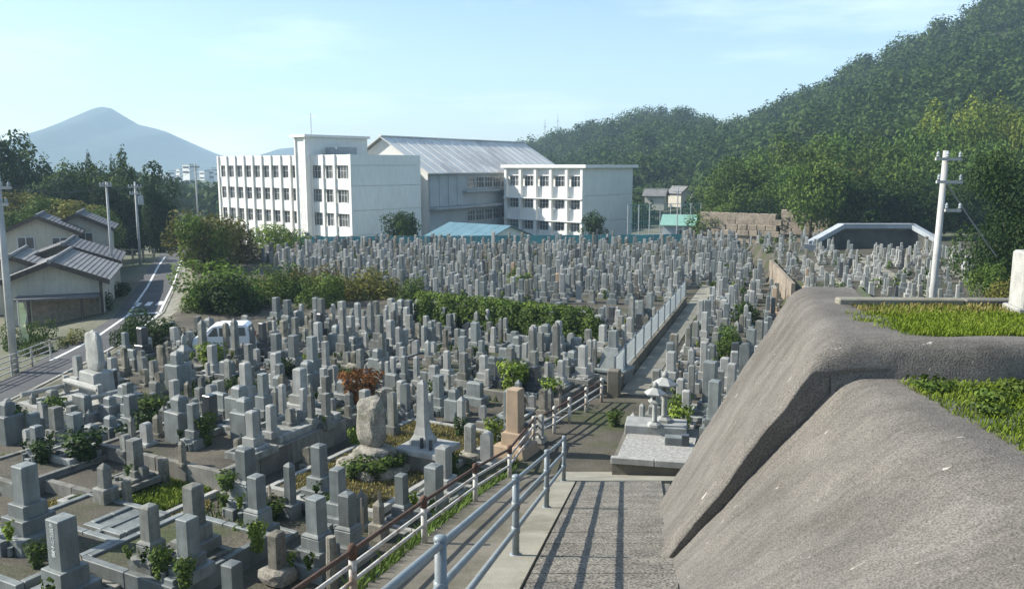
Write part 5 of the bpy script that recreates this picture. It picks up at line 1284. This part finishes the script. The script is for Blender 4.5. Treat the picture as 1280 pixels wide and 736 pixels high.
# ------------------------------------------------------------------ vegetation
def blobset(kind, seed):
    r = random.Random(seed); B = []
    if kind == 'tree':                                  # broad crown, unit: radius about 1, from z=-.75 to 1
        for i in range(15):
            a = r.uniform(0, 6.28); rr = .62*math.sqrt(r.random()); z = r.uniform(-.55,.6); k = r.uniform(.26,.46)*(1.05-.25*abs(z))
            B.append((math.cos(a)*rr*(1.1-.35*max(0,z)), math.sin(a)*rr*(1.1-.35*max(0,z)), z, k, k, k*.8))
        B.append((0,0,0,.5,.5,.55))
    elif kind == 'cone':
        for i in range(16):
            t = i/15; k = .40*(1-t)**.8+.06; a = r.uniform(0,6.28); B.append((math.cos(a)*k*.4, math.sin(a)*k*.4, -1+2*t, k, k, .22))
    elif kind == 'shrub':
        for i in range(13):
            a = r.uniform(0, 6.28); rr = .70*math.sqrt(r.random()); z = r.uniform(-.6,.35)*(1-.4*rr); k = r.uniform(.28,.46)
            B.append((math.cos(a)*rr, math.sin(a)*rr, z, k, k, k*.85))
    elif kind == 'bamboo':
        for i in range(16):
            a = r.uniform(0, 6.28); rr = .75*math.sqrt(r.random()); z = r.uniform(-.5,.55); k = r.uniform(.14,.24)
            B.append((math.cos(a)*rr, math.sin(a)*rr, z, k, k, k*2.4))
    for ax in range(3):                                 # fit the lumps to the unit box
        lo = min(b[ax]-b[ax+3] for b in B); hi = max(b[ax]+b[ax+3] for b in B); c_, s_ = (lo+hi)/2, 2.04/(hi-lo)
        B = [tuple((v - c_)*s_ if j == ax else v*s_ if j == ax+3 else v for j, v in enumerate(b)) for b in B]
    return B
CR = {}
def crown(kind, lm, n, leaf, seed):
    key = (kind, lm, n, leaf, seed)
    if key not in CR:
        V, tone = crown_arrays(blobset(kind, seed), n, leaf); CR[key] = np_quads('crown', V, LM[lm], tone)
    return CR[key]
def trunkmesh(h, r, spread, seed):
    rr = random.Random(seed); q = MB(); q.tube([(0,0,-.3),(rr.uniform(-.1,.1),rr.uniform(-.1,.1),h*.5),(rr.uniform(-.2,.2),rr.uniform(-.2,.2),h)], r, 8, r*.6)
    for i in range(5):
        a = i*1.26 + rr.uniform(-.3,.3); z0 = h*rr.uniform(.6,.95)
        q.tube([(0,0,z0),(math.cos(a)*spread*.4,math.sin(a)*spread*.4,z0+spread*.4),(math.cos(a)*spread*.75,math.sin(a)*spread*.75,z0+spread*.95)], r*.45, 6, r*.12)
    return q.mesh('trunk', M['bark'], True)
TRUNKS = {}
def tree(name, label, cat, x, y, z, h, rad, kind='tree', lm='green', n=3600, leaf=.10, seed=0, group=None, crown_frac=.78, ry=None):
    t = thing(name, label, cat, (x,y,z), rng.uniform(0,6.28) if ry is None else 0, group)
    ch = h*crown_frac/2; zc = h - ch*.97
    tk = (round(max(.3, zc - ch*.35),1), round(max(.05, rad*.055),2), round(rad*.7,1))
    if tk not in TRUNKS: TRUNKS[tk] = trunkmesh(*tk, seed)
    link('trunk' if h > 3 else 'stem', TRUNKS[tk], t)
    link('crown', crown(kind, lm, n, leaf, seed), t, None, (0,0,zc), None, (rad, ry or rad, ch))
    return t
def treepx(name, label, cat, px, ytop, ybase, wpx, Y, kind='tree', lm='green', n=3600, leaf=.10, seed=0, group=None, frac=.85):
    wpx *= 1.15
    a = atY(px, ytop, Y); b = atY(px, ybase, Y); rad = wpx/2*Y/F
    return tree(name, label, cat, b.x, Y, b.z, a.z-b.z, rad, kind, lm, n, leaf, seed, group, frac)

# left of the road
T = treepx
GL = 'trees left of the road'
T('tree', 'big very dark tree at the left edge with its crown above the skyline', 'tree', 12, 163, 330, 105, 104, 'tree', 'dark', 9500, .075, 1, GL, .98)
T('tree', 'dark tree right of the biggest dark one, under the blue mountain', 'tree', 42, 205, 330, 60, 100, 'tree', 'dark', 9500, .075, 2, GL, .98)
T('tree', 'blue-green round tree left of the slim pole', 'tree', 78, 212, 325, 66, 96, 'tree', 'bluegreen', 9000, .07, 3, GL, .98)
T('tree', 'lighter green tree behind the slim pole', 'tree', 108, 202, 325, 74, 99, 'tree', 'green', 9000, .07, 4, GL, .98)
T('conifer_tree', 'small pointed conifer poking above the lighter green tree', 'conifer', 116, 189, 300, 30, 103, 'cone', 'dark', 4500, .075, 5, GL, .95)
T('conifer_tree', 'tall bright green conifer with a sharp top behind the transformer pole', 'conifer', 161, 184, 315, 62, 98, 'cone', 'green', 4500, .075, 6, GL, .95)
T('conifer_tree', 'slim conifer touching the tall bright conifer on its left', 'conifer', 147, 196, 315, 34, 101, 'cone', 'bluegreen', 4500, .075, 7, GL, .95)
T('tree', 'dark rounded tree behind the transformer pole', 'tree', 192, 203, 322, 68, 95, 'tree', 'dark', 9500, .075, 8, GL, .98)
T('tree', 'very dark tree overhanging the bend of the road', 'tree', 205, 228, 325, 46, 91, 'tree', 'dark', 9500, .075, 9, GL, .98)
T('tree', 'dark tree in the middle of the roadside wood between the two poles', 'tree', 150, 232, 325, 64, 93, 'tree', 'dark', 9500, .075, 10, GL, .98)
GB = 'bushes on the bank behind the houses'
for i, (px, yt, yb, w, lm) in enumerate([(22,238,300,66,'olive'),(58,246,300,58,'green'),(95,250,310,62,'olive'),(128,258,315,50,'green'),(30,262,310,50,'green'),(110,272,320,46,'olive')]):
    T('bush', ['yellowish bush on the bank at the left edge below the big dark tree','green bush on the bank left of the two-storey roof','yellowish bush on the bank above the two-storey roof','green bush on the bank left of the slim pole','green bush half hidden by the two-storey house','yellowish bush right of the two-storey house roof'][i], 'bush', px, yt, yb, w, 84-i, 'shrub', lm, 2600, .10, 20+i, GB, .95)
GH = 'garden bushes by the near house'
for i, (px, yt, yb, w, Y, lm) in enumerate([(24,402,455,34,42,'green'),(52,398,452,34,43.5,'green'),(92,408,452,34,42,'olive'),(70,426,458,34,40.5,'dark'),(40,428,462,26,39.5,'green'),(128,362,400,24,52,'dark'),(150,352,386,26,58,'dark')]):
    T('garden_bush', ['green garden bush next to the left-edge pole','green garden bush behind the pale banner','yellowish-green round garden bush right of the banner','low dark garden bush below the house canopy','low green bush at the foot of the banner','dark bush at the corner of the nearest house','dark bush by the road beyond the nearest house'][i], 'bush', px, yt, yb, w, Y, 'shrub', lm, 1900, .12, 30+i, GH, .95)

# shrubs between the road and the graves
GS = 'large shrubs between the road and the school side graves'
S_ = [(268,268,345,74,66,'olive','large brownish-green shrub-tree in front of the left end of the school'),
      (256,276,340,46,64,'sunny','green leafy half of the tall shrubs beside the road, before the school'),
      (300,282,340,46,70,'brown','brownish twiggy shrub below the school windows'),
      (352,286,325,54,78,'lime','bright green shrub right under the school stair tower'),
      (283,330,410,78,47,'sunny','large round green shrub beside the white van'),
      (296,352,412,64,45.5,'dark','dark lower shrub directly behind the white van'),
      (254,360,412,36,46,'green','green shrub nearest the pavement, left of the white van'),
      (352,338,404,56,50,'green','dark brownish shrub behind the left graves'),
      (386,338,396,50,52,'brown','reddish-brown shrub behind the tall slim obelisk'),
      (400,352,402,52,48,'sunny','green shrub with a reddish top, left of the olive ones'),
      (446,344,396,58,51,'olive','yellow-olive shrub behind the tallest thin obelisk'),
      (486,348,394,56,52,'olive','olive shrub joining the left end of the long hedge'),
      (507,354,398,40,50,'green','dark green shrub at the very left end of the long hedge'),
      (328,352,400,44,52,'olive','pale olive shrub between the dark shrub and the van'),
      (193,396,456,60,36.6,'dark','dark bush between the road and the nearest graves'),
      (168,408,452,40,38.5,'dark','smaller dark bush right of the dark roadside bush')]
for i, (px, yt, yb, w, Y, lm, lab) in enumerate(S_):
    T('shrub', lab, 'shrub', px, yt-9, yb+2, w*1.25, Y, 'shrub', lm, 4200, .085, 50+i, GS, .97)
T('tree', 'dark round tree against the blank end of the long school block', 'tree', 502, 264, 312, 46, 97, 'tree', 'dark', 3600, .11, 70, 'trees beside the school')
T('tree', 'smaller green tree in front of the dark round tree by the school', 'tree', 511, 274, 312, 28, 95, 'tree', 'green', 2400, .13, 71, 'trees beside the school')
T('tree', 'dark green tree against the blank end of the small school block', 'tree', 742, 264, 305, 30, 112, 'tree', 'dark', 2400, .13, 72, 'trees beside the school')
T('tree', 'little green tree between the graves and the small school block', 'tree', 648, 336, 372, 30, 58, 'shrub', 'lime', 1800, .13, 73, 'small trees among the far graves')
T('tree', 'thin olive tree among the far graves left of the middle', 'tree', 712, 306, 330, 26, 80, 'shrub', 'olive', 1500, .14, 74, 'small trees among the far graves')
T('bush', 'dark green pointed bush among the graves on the right of the footpath', 'bush', 911, 404, 452, 34, 34, 'shrub', 'green', 2600, .11, 75, None, .97)
T('bush', 'dark conifer-like bush higher up on the right of the footpath', 'bush', 934, 376, 412, 30, 42, 'shrub', 'dark', 2400, .12, 76, None, .97)

# long clipped hedge, one plant after another
hd = thing('hedge', 'long dark clipped hedge crossing the cemetery, yellowish on top', 'hedge', (0,0,0))
HP = [(528,398),(556,402),(590,404),(620,410),(652,414),(684,418),(716,420),(742,424)]
hv, ht = [], []
for i, (px, yb) in enumerate([(526+7*k, 402+k*.85) for k in range(32)]):
    p, _ = at(px, yb+4, 0); hgt_ = 1.25 + .18*math.sin(i*1.7)
    B = [(p.x+rng.uniform(-.15,.15), p.y+rng.uniform(-.3,.3), .45, .42, .75, .5), (p.x+rng.uniform(-.15,.15), p.y+.25, hgt_-.4, .40, .8, .48)]
    v, t_ = crown_arrays(B, 900, .14); hv.append(v); ht.append(t_)
o = link('foliage', np_quads('foliage', np.concatenate(hv), LM['green'], np.concatenate(ht)), hd)
hv, ht = [], []
for i in range(16):
    p, _ = at(530+13*i+rng.uniform(-4,4), 402+i*1.6, 0); v, t_ = crown_arrays([(p.x, p.y+.3, 1.35, .5, .6, .24)], 260, .13); hv.append(v); ht.append(t_)
link('new_growth', np_quads('new_growth', np.concatenate(hv), LM['sunny'], np.concatenate(ht)), hd)

# plants among the near graves
leafy = plantmesh('leafy_plant', 520, .36, .75, .095, LM['green'])
limey = plantmesh('leafy_plant', 480, .38, .70, .095, LM['lime'])
darky = plantmesh('leafy_plant', 520, .36, .75, .095, LM['dark'])
orangey = plantmesh('dry_shrub', 500, .42, 1.0, .11, LM['orange'])
PLANTS = [
 (48,708,34,34,'g','bright-leaved green plant in front of the stone with carved characters'),(203,724,36,44,'g','left one of two leafy plants flanking the stone on a lotus base'),
 (232,733,34,40,'g','right one of two leafy plants flanking the stone on a lotus base'),(257,556,34,40,'g','green sprigs on the raised plot near its dark side wall'),
 (285,612,34,24,'g','green sprigs at the foot of the tall blue-green gravestone'),(322,690,30,44,'l','yellow-green upright shrub left of the stone on a rough rock base'),
 (338,650,44,30,'g','spreading green plant between two blue-green gravestones'),(414,640,26,26,'g','green plant behind the big three-tier gravestone'),
 (70,530,34,36,'g','green plant below the road kerb at the left edge'),(83,560,30,34,'o','yellowish plant behind the stout blue-grey gravestone'),
 (105,575,60,40,'d','dark shrub in front of the low kerbed plot'),(16,548,40,40,'d','dark plant at the left edge among the stones'),
 (55,578,34,30,'d','dark plant right of the left-edge gravestones'),(160,560,30,30,'d','dark plant left of the slim grey gravestone'),
 (190,520,40,26,'g','low green plant left of the light gravestone'),(185,545,40,34,'d','dark sprigs below the blue-grey gravestone on tall tiers'),
 (265,462,38,36,'l','bright yellow-green shrub in front of the van'),(278,500,30,24,'g','green sprigs by the broad blue-grey stone'),
 (295,492,24,22,'d','dark sprigs right of the broad blue-grey stone'),(318,512,28,34,'g','vase of green sprigs on the slab-topped plot'),
 (356,478,28,30,'d','dark shrub behind the vases grave'),(390,462,24,22,'l','yellow-green sprigs left of the pale slim gravestone'),
 (443,524,34,64,'R','rusty-orange dried shrub left of the boulder memorial'),(462,500,44,38,'R','rusty-orange dried shrub behind the boulder memorial'),
 (432,512,20,48,'R','narrow orange-brown dried shrub beside the pinkish-pale stone'),
 (446,560,26,30,'l','yellow-green plant at the left foot of the boulder memorial'),(470,598,54,30,'g','low green plants below the boulder memorial'),
 (490,592,44,28,'g','low green plants to the right below the boulder memorial'),(444,598,40,24,'g','low green plants to the left below the boulder memorial'),
 (618,560,30,42,'l','palm-like yellow-green plant in front of the tan pillar'),(640,492,40,46,'l','bright green shrub in the kerbed plot behind the tan pillar'),
 (655,488,30,34,'l','second bright green shrub, touching the first behind the tan pillar'),(565,590,26,26,'g','green sprigs beside the tapered blue-grey gravestone'),
 (545,505,28,30,'d','dark shrub behind the white tapered stone'),(600,452,24,20,'g','green plant on the bluish gravestone base'),
 (690,497,34,26,'l','yellowish-green tuft beside the guard rail'),(850,545,36,44,'l','yellow-green shrub with pale leaves right of the lanterns'),
 (852,520,30,30,'g','green shrub behind the yellow-green one right of the lanterns'),(768,532,26,20,'g','small green plant at the foot of the low path wall'),
 (610,415,16,14,'g','little plant under the long hedge'),(555,396,26,22,'o','yellowish shrub at the left part of the long hedge'),
 (500,505,22,22,'d','dark sprigs between the round-topped stones'),(575,545,22,24,'d','dark plant right of the white tapered stone'),
]
for i, (px, yb, w, h, c, lab) in enumerate(PLANTS):
    p, _ = at(px, yb, 0); z = zbase(p.x, p.y); p, _ = at(px, yb, z); s = p.y/F
    me = {'g':leafy,'l':limey,'d':darky,'R':orangey,'o':limey}[c]
    o = thing('dried_shrub' if c == 'R' else 'leafy_plant', lab, 'shrub' if c == 'R' else 'plant', (p.x,p.y,z), i*.9, 'plants among the near graves')
    base = (.42, 1.0) if c == 'R' else (.36, .75)
    link('leaves', me, o, None, None, None, (w*s/2/base[0], w*s/2/base[0], h*s/base[1]))
    q = MB()
    for a in range(3): q.tube([(0,0,-.02),(math.cos(a*2.1)*w*s*.2,math.sin(a*2.1)*w*s*.2,h*s*.7)], .012, 4)
    q.build('stem', M['bark'], o)
# grass in the open plots and along the path's edge
def plot_pts(k, mar=.25, z=None):
    c, hu, hv, h = PLOTS[k]
    def f(n):
        a = nrg.uniform(-hu+mar, hu-mar, n); b = nrg.uniform(-hv+mar, hv-mar, n)
        return np.stack([c.x + U.x*a + V_.x*b, c.y + U.y*a + V_.y*b, np.full(n, h-.06)], 1)
    return f
grass_patch('grass', plot_pts(2), 7000, .04, .16, LM['grass'], .8, .014)
grass_patch('grass', plot_pts(3), 11000, .03, .12, LM['drygrass'], .8, .014)
def lower_left(n):
    P = []
    while len(P) < n:
        q_, _ = at(rng.uniform(60, 260), rng.uniform(628, 720), 0)
        if not near(q_.x, q_.y, -.35) and zbase(q_.x, q_.y) < .01 and math.sin(q_.x*2.1)+math.sin(q_.y*1.7) > -.5: P.append((q_.x, q_.y, 0))
    return np.array(P)
grass_patch('grass', lower_left, 5000, .03, .13, LM['drygrass'], .9, .014)
def scatter_grass(n):
    P = []
    while len(P) < n:
        y = rng.uniform(15, 46); x = rng.uniform(-19, 6)
        if front_ok(x, y) and (math.sin(x*1.1+y*.5)+math.sin(y*.9-x*.6)) > .75: P.append((x, y, 0))
    return np.array(P)
grass_patch('weeds', scatter_grass, 9000, .05, .22, LM['green'], .8, .02)
def path_edge(n):
    y = nrg.uniform(9, 24, n); return np.array([(low_l(a) - abs(nrg.normal())*.15, a, low_z(a) - .06) for a in y])
grass_patch('weeds', path_edge, 1500, .05, .22, LM['green'], .8, .012)
# wooden memorial slats leaning by some graves
sv = [(336,648,46),(100,740,52),(474,655,46),(452,668,40),(700,520,30),(525,520,26)]
for i, (px, yb, hpx) in enumerate(sv):
    p, _ = at(px, yb, 0); s = p.y/F; o = thing('memorial_slat', ['grey wooden slat leaning on the three-tier blue-green gravestone','wooden slat at the right of the stone with carved characters','dry wooden slat beside the weathered short stone','bent wooden slat left of the weathered short stone','wooden slat in the kerbed plot by the guard rail','wooden slat behind the white tapered stone'][i], 'wooden slat', (p.x,p.y,zbase(p.x,p.y)), R(rng.uniform(-40,10)))
    h = hpx*s; q = MB(); q.add([(-.04,0,0),(.04,0,0),(.05,.25*h*.3,h*.9),(0,.25*h*.3,h),(-.03,.25*h*.3,h*.9),(-.04,.02,0),(.04,.02,0),(.05,.02+.25*h*.3,h*.9),(0,.02+.25*h*.3,h),(-.03,.02+.25*h*.3,h*.9)],
        [(0,1,2,3,4),(9,8,7,6,5),(0,5,6,1),(1,6,7,2),(2,7,8,3),(3,8,9,4),(4,9,5,0)]); q.build('board', M['plainwood'], o)

# ------------------------------------------------------------------ hills and woods
def interp(tab, x): return float(np.interp(x, [a for a, _ in tab], [b for _, b in tab]))
SKY_FAR = [(420,205),(560,202),(620,192),(645,184),(700,168),(760,150),(800,142),(850,140),(885,147),(920,148),(960,132),(1000,110),(1060,77),(1120,50),(1180,26),(1215,8),(1240,5),(1275,8),(1400,40),(1600,90),(1900,150),(2300,200)]
D_FAR = [(420,620),(640,560),(850,470),(950,390),(1100,350),(1280,330),(1600,340),(2300,400)]
B_FAR = [(420,330),(640,230),(760,190),(860,160),(900,135),(1000,125),(1280,120),(2300,160)]
def ridge(px): return HC + (HOR - interp(SKY_FAR, px))/F*interp(D_FAR, px)
def hill_z(px, Y):
    b, d = interp(B_FAR, px), interp(D_FAR, px); t = (Y-b)/(d-b); zr = ridge(px) - 8.0
    base = -4.0
    if t <= 0: return base
    if t <= 1: return base + (zr-base)*(.75*t + .25*(t*t*(3-2*t)))
    return zr - (zr-base)*min(1, (t-1)*.8)*.9
hm = MB(); pxs = list(np.arange(420, 2301, 20)); tt = list(np.linspace(-.05, 2.3, 48))
for t in tt:
    for px in pxs:
        b, d = interp(B_FAR, px), interp(D_FAR, px); Y = b + (d-b)*t; X = (px-CX)/F*Y
        z = hill_z(px, Y); hm.v.append((X, Y, z + (nzv(X,Y,0,.012)*5 if t > .02 else 0)*min(1, max(0,t*3))))
n = len(pxs); hm.f = [(j*n+i, j*n+i+1, (j+1)*n+i+1, (j+1)*n+i) for j in range(len(tt)-1) for i in range(n-1)]
hm.build('hill', M['soil'], None, 'structure', True)
# the woods on the far hill read as one mass
def wood(name, spots, lm, leaves=110, leaf=.34, label=None):
    base = [crown_arrays(blobset('tree', 900+i), leaves, leaf, .3, .72, .2) for i in range(9)]
    Vs, Ts = [], []
    for i, (x, y, z, r, h) in enumerate(spots):
        V, t_ = base[i % 9]; a = rng.uniform(0, 6.28); c, s = math.cos(a), math.sin(a)
        Q = V.reshape(-1,3); Rm = np.stack([(Q[:,0]*c - Q[:,1]*s)*r + x, (Q[:,0]*s + Q[:,1]*c)*r + y, Q[:,2]*h + z], 1)
        Vs.append(Rm.reshape(-1,4,3)); Ts.append(np.clip(t_*.35 + rng.random()**1.3*.65, 0, 1))
    me = np_quads(name, np.concatenate(Vs), LM[lm], np.concatenate(Ts)); o = link(name, me, None, 'stuff')
    if label: o['label'] = label
    return o
sp = []
for px in np.arange(575, 1340, 1.0):
    pass
k = 0
while k < 1750:
    px = rng.uniform(560, 1420); b, d = interp(B_FAR, px), interp(D_FAR, px); t = rng.random()**.8*1.06
    Y = b + (d-b)*t; X = (px-CX)/F*Y
    if any((X-a)**2 + (Y-b_)**2 < (r_*.95)**2 for a, b_, _, r_, _ in sp[-60:]): continue
    if 150 < Y < 225 and 800 < px < 885 and t < .35: continue
    r = rng.uniform(3.2, 6.6)*(1 if Y < 420 else 1.1); z = hill_z(px, Y) + (nzv(X,Y,0,.012)*5)*min(1, max(0,t*3)); sp.append((X, Y, z + r*.55, r, r*rng.uniform(.85,1.25))); k += 1
wood('hill_wood', sp, 'forest', 370, .175, 'dense green wood covering the hill on the right')

# nearer wooded slope on the right: each tree by itself
SKY_N = [(860,222),(885,212),(920,192),(965,176),(1005,164),(1060,156),(1100,160),(1140,150),(1185,126),(1235,114),(1280,112),(1340,118)]
near_trees = []
LABN = {'green':'mid-green','olive':'yellow-olive','dark':'dark green','brown':'brownish-green','bluegreen':'blue-green','bamboo':'feathery bamboo-like','lime':'light green','fresh':'fresh green'}
rows_n = [(105.6,.22,12),(109,.46,12),(118,.70,12),(130,.92,12)]
WORDR = ['at the foot of the slope','on the lower slope','on the middle slope','along the top of the slope']
kn = {}
for ri, (Y, fr_, cntn) in enumerate(rows_n):
    for i in range(cntn):
        px = 872 + (1345-872)*(i+.5)/cntn + rng.uniform(-9,9) + (ri%2)*10
        ytop = interp(SKY_N, px); ybot = 296 - 8*ri
        yt = ybot - 10 + (ytop - ybot + 10)*min(1, fr_ + .16 + rng.uniform(-.05,.05)); 
        if ri == 3: yt = ytop + rng.uniform(-3, 8)
        if ri == 0: ybot = 276
        w = rng.uniform(72, 98); 
        lm = rng.choice(['green','green','fresh','green','fresh','bluegreen','dark','green'])
        if 985 < px < 1085 and ri == 1: lm = rng.choice(['olive','green','fresh'])
        if px > 1165 and ri == 3: lm = 'bamboo'
        if px > 1165 and ri == 2: lm = rng.choice(['bamboo','green'])
        if px < 900 and ri == 3: continue
        k2 = kn[(ri, lm)] = kn.get((ri, lm), 0) + 1
        zb = hill_z(px, Y) + (5.5 if ri == 0 else 0); top = atY(px, yt, Y).z; h = min(17, max(5, top - zb)) ; base = top - h
        lab = f"{LABN[lm]} tree {WORDR[ri]}, {ORD[k2-1]} of its colour from the hut"
        tree('hillside_tree', lab, 'tree', (px-CX)/F*Y, Y, base, h, w/2*Y/F, 'bamboo' if lm == 'bamboo' else 'tree', lm, 5200, .075, 200 + (ri*7+i) % 6, 'trees on the slope behind the cemetery', .9)
bank = MB()                                            # the ground that carries them
bx = list(np.arange(850, 1500, 18)); 
for j, (Y, e) in enumerate([(104,-.6),(104.4,2.1),(109,2.7),(118,3.2),(130,5.2),(150,7)]):
    for px in bx:
        k3 = sstep(850, 960, px); bank.v.append(((px-CX)/F*Y, Y, -4 + (e+4)*k3*(1 if px < 1150 else 1 + .25*sstep(1150,1280,px))))
n = len(bx); bank.f = [(j*n+i, j*n+i+1, (j+1)*n+i+1, (j+1)*n+i) for j in range(5) for i in range(n-1)]
bank.build('bank', M['soil'], None, 'structure', True)
# big tree at the right edge and its neighbours in front of the raised graves
T('tree', 'big dark green tree at the right edge rising behind the stone post', 'tree', 1262, 178, 392, 118, 42, 'tree', 'dark', 17000, .045, 301, 'trees at the right edge', .97)
T('tree', 'dark tree behind the big one at the right edge', 'tree', 1285, 215, 380, 124, 50, 'tree', 'dark', 8000, .075, 302, 'trees at the right edge', .97)
T('bush', 'olive-brown bush at the foot of the big right-edge tree', 'bush', 1232, 330, 385, 44, 38, 'shrub', 'green', 2600, .11, 303, None, .97)
T('bush', 'yellowish low bush left of the stone post', 'bush', 1252, 344, 386, 40, 33, 'shrub', 'olive', 2200, .11, 304, None, .97)
GD = 'dark trees right behind the white arch-shaped wall'
for i, (px, yt, w, Y, lm) in enumerate([(1012,196,66,93,'green'),(1048,206,64,96,'fresh'),(1085,222,62,93,'dark'),(1120,214,64,95,'dark'),(1160,222,66,93,'dark'),(1200,206,70,94,'dark')]):
    T('tree', ['green tree at the left foot of the white arch-shaped wall','fresh green tree above the rising part of the white arch-shaped wall','dark tree over the left level part of the white arch-shaped wall','dark tree over the middle of the white arch-shaped wall','dark tree behind the terrace-side utility pole','dark tree right of the white arch-shaped wall'][i], 'tree', px, yt, 296, w, Y, 'tree', lm, 4600, .09, 310+i, GD, .96)

# woods and town far off on the left
sp = []
while len(sp) < 420:
    px = rng.uniform(-60, 420); Y = rng.uniform(170, 520); 
    yt = interp([(-60,200),(180,214),(215,222),(280,228),(420,224)], px) + rng.uniform(0,14)
    X = (px-CX)/F*Y
    if abs(X - road_x(Y)) < 5 and Y < 200: continue
    r = rng.uniform(3, 5.5); top = HC + (HOR - yt)/F*Y; sp.append((X, Y, min(top, 6) - r, r, r*1.1))
wood('far_wood', sp, 'forest', 140, .30, 'far trees between the road and the town')
sp = []
while len(sp) < 160:
    px = rng.uniform(700, 900); Y = rng.uniform(150, 235); r = rng.uniform(2.2,3.6); X = (px-CX)/F*Y
    if 812 < px < 886 and Y < 195: continue
    sp.append((X, Y, hill_z(px, Y) + r*.6, r, r))
wood('valley_wood', sp, 'forest', 170, .27, 'trees at the mouth of the valley behind the net posts')
TOWN = [(232,206,12,10,'white slab block in the distant town, left of the thin pole'),(222,212,7,8,'low pale building in the distant town nearest the trees'),(243,210,8,6,'grey-white house in the distant town between two blocks'),
        (262,213,10,7,'wide pale building in the distant town beside the school'),(268,210,7,8,'narrow pale block in the distant town touching the school outline'),(252,214,9,5,'low white house in the distant town under the mountain slope'),(214,214,8,5,'small grey house in the distant town behind the dark trees')]
for i, (px, yt, w, hpx, lab) in enumerate(TOWN):
    Y = 560 + (i*67) % 140; a = atY(px, yt, Y); s = Y/F; t = thing('town_building', lab, 'building', (a.x, Y, a.z - hpx*s*2.2), R(rng.uniform(-40,20)), 'buildings of the distant town')
    W_, H_ = w*s, hpx*s*2.2
    panel_box(t, 'wall', M['school'], -W_/2, 0, 0, W_/2, W_*.8, H_); panel_box(t, 'roof', M['grayblue'], -W_/2-.2, -.2, H_, W_/2+.2, W_*.8+.2, H_+.5)
    for fl_ in range(2): panel_box(t, 'window_band', M['pane'], -W_/2+.4, -.06, H_-2.4-fl_*3.2, W_/2-.4, -.004, H_-1.1-fl_*3.2)
for i, (px, y0, Y, w) in enumerate([(832,239,185,24),(858,236,190,22),(872,243,182,16)]):
    a = atY(px, y0, Y); house('valley_house', ['grey-roofed house at the foot of the hill, left of two','grey-roofed house at the foot of the hill behind the antenna pole','small house at the foot of the hill nearest the tan wall'][i], a.x, Y, a.z - 4.2, R(70 - i*35), w*Y/F*.8, w*Y/F, 3.4, 1.1, M['plaster'], M['tile_light'], .5)
for i, (px, yt, yb) in enumerate([(681,150,178),(697,143,172)]):
    Y = 520; a = atY(px, yb+14, Y); b = atY(px, yt, Y); t = thing('radio_mast', ['shorter thin mast on the ridge above the gymnasium roof','taller thin mast on the ridge above the gymnasium roof'][i], 'mast', (a.x, Y, a.z))
    q = MB(); q.tube([(0,0,0),(0,0,b.z-a.z)], .35, 6, .15); q.build('shaft', M['steel'], t)
    for hh in (.55,.8): q = MB(); q.tube([(-.9,0,(b.z-a.z)*hh),(.9,0,(b.z-a.z)*hh)], .15, 5); q.build('crossarm', M['steel'], t)

def mountain(name, sky_tab, D, depth):
    mb = MB(); px_ = list(np.arange(sky_tab[0][0], sky_tab[-1][0]+.1, 5)); T_ = [0,.2,.4,.6,.8,.92,1,1.1,1.4,1.9]
    for t in T_:
        for px in px_:
            Y = D - depth + depth*t; zr = HC + (HOR - interp(sky_tab, px))/F*D; X = (px-CX)/F*D + (px-140)/F*(Y-D)*.6
            k = t**1.15 if t <= 1 else max(0, 1-(t-1)*1.1)
            mb.v.append((X, Y, -6 + (zr+6)*k + nzv(X,Y,3,.008)*7*min(1,t*2)*(1 if t < .9 else .12)))
    n = len(px_); mb.f = [(j*n+i, j*n+i+1, (j+1)*n+i+1, (j+1)*n+i) for j in range(len(T_)-1) for i in range(n-1)]
    mb.build(name, M['mount'], None, 'structure', True)
mountain('mountain', [(-160,208),(-60,202),(0,198),(34,181),(60,170),(92,155),(112,145),(126,139),(138,136),(150,138),(163,146),(180,157),(202,162),(216,166),(230,176),(252,189),(272,198),(300,205),(340,208)], 1900, 600)
mountain('mountain', [(280,210),(310,203),(335,193),(352,187),(372,185),(392,189),(420,196),(470,204),(520,208)], 2150, 400)

# ------------------------------------------------------------------ the air
hz = MB(); hz.box(-3200, -400, -9, 3600, 2900, 320); o = hz.build('haze', None, None, 'stuff')
m = bpy.data.materials.new('haze'); m.use_nodes = True; t = m.node_tree
for n_ in list(t.nodes):
    if n_.type == 'BSDF_PRINCIPLED': t.nodes.remove(n_)
v = t.nodes.new('ShaderNodeVolumePrincipled'); v.inputs['Color'].default_value = (.58,.80,1,1); v.inputs['Density'].default_value = HAZE_DENSITY; v.inputs['Anisotropy'].default_value = .1
t.links.new(v.outputs[0], t.nodes['Material Output'].inputs['Volume']); o.data.materials.append(m)
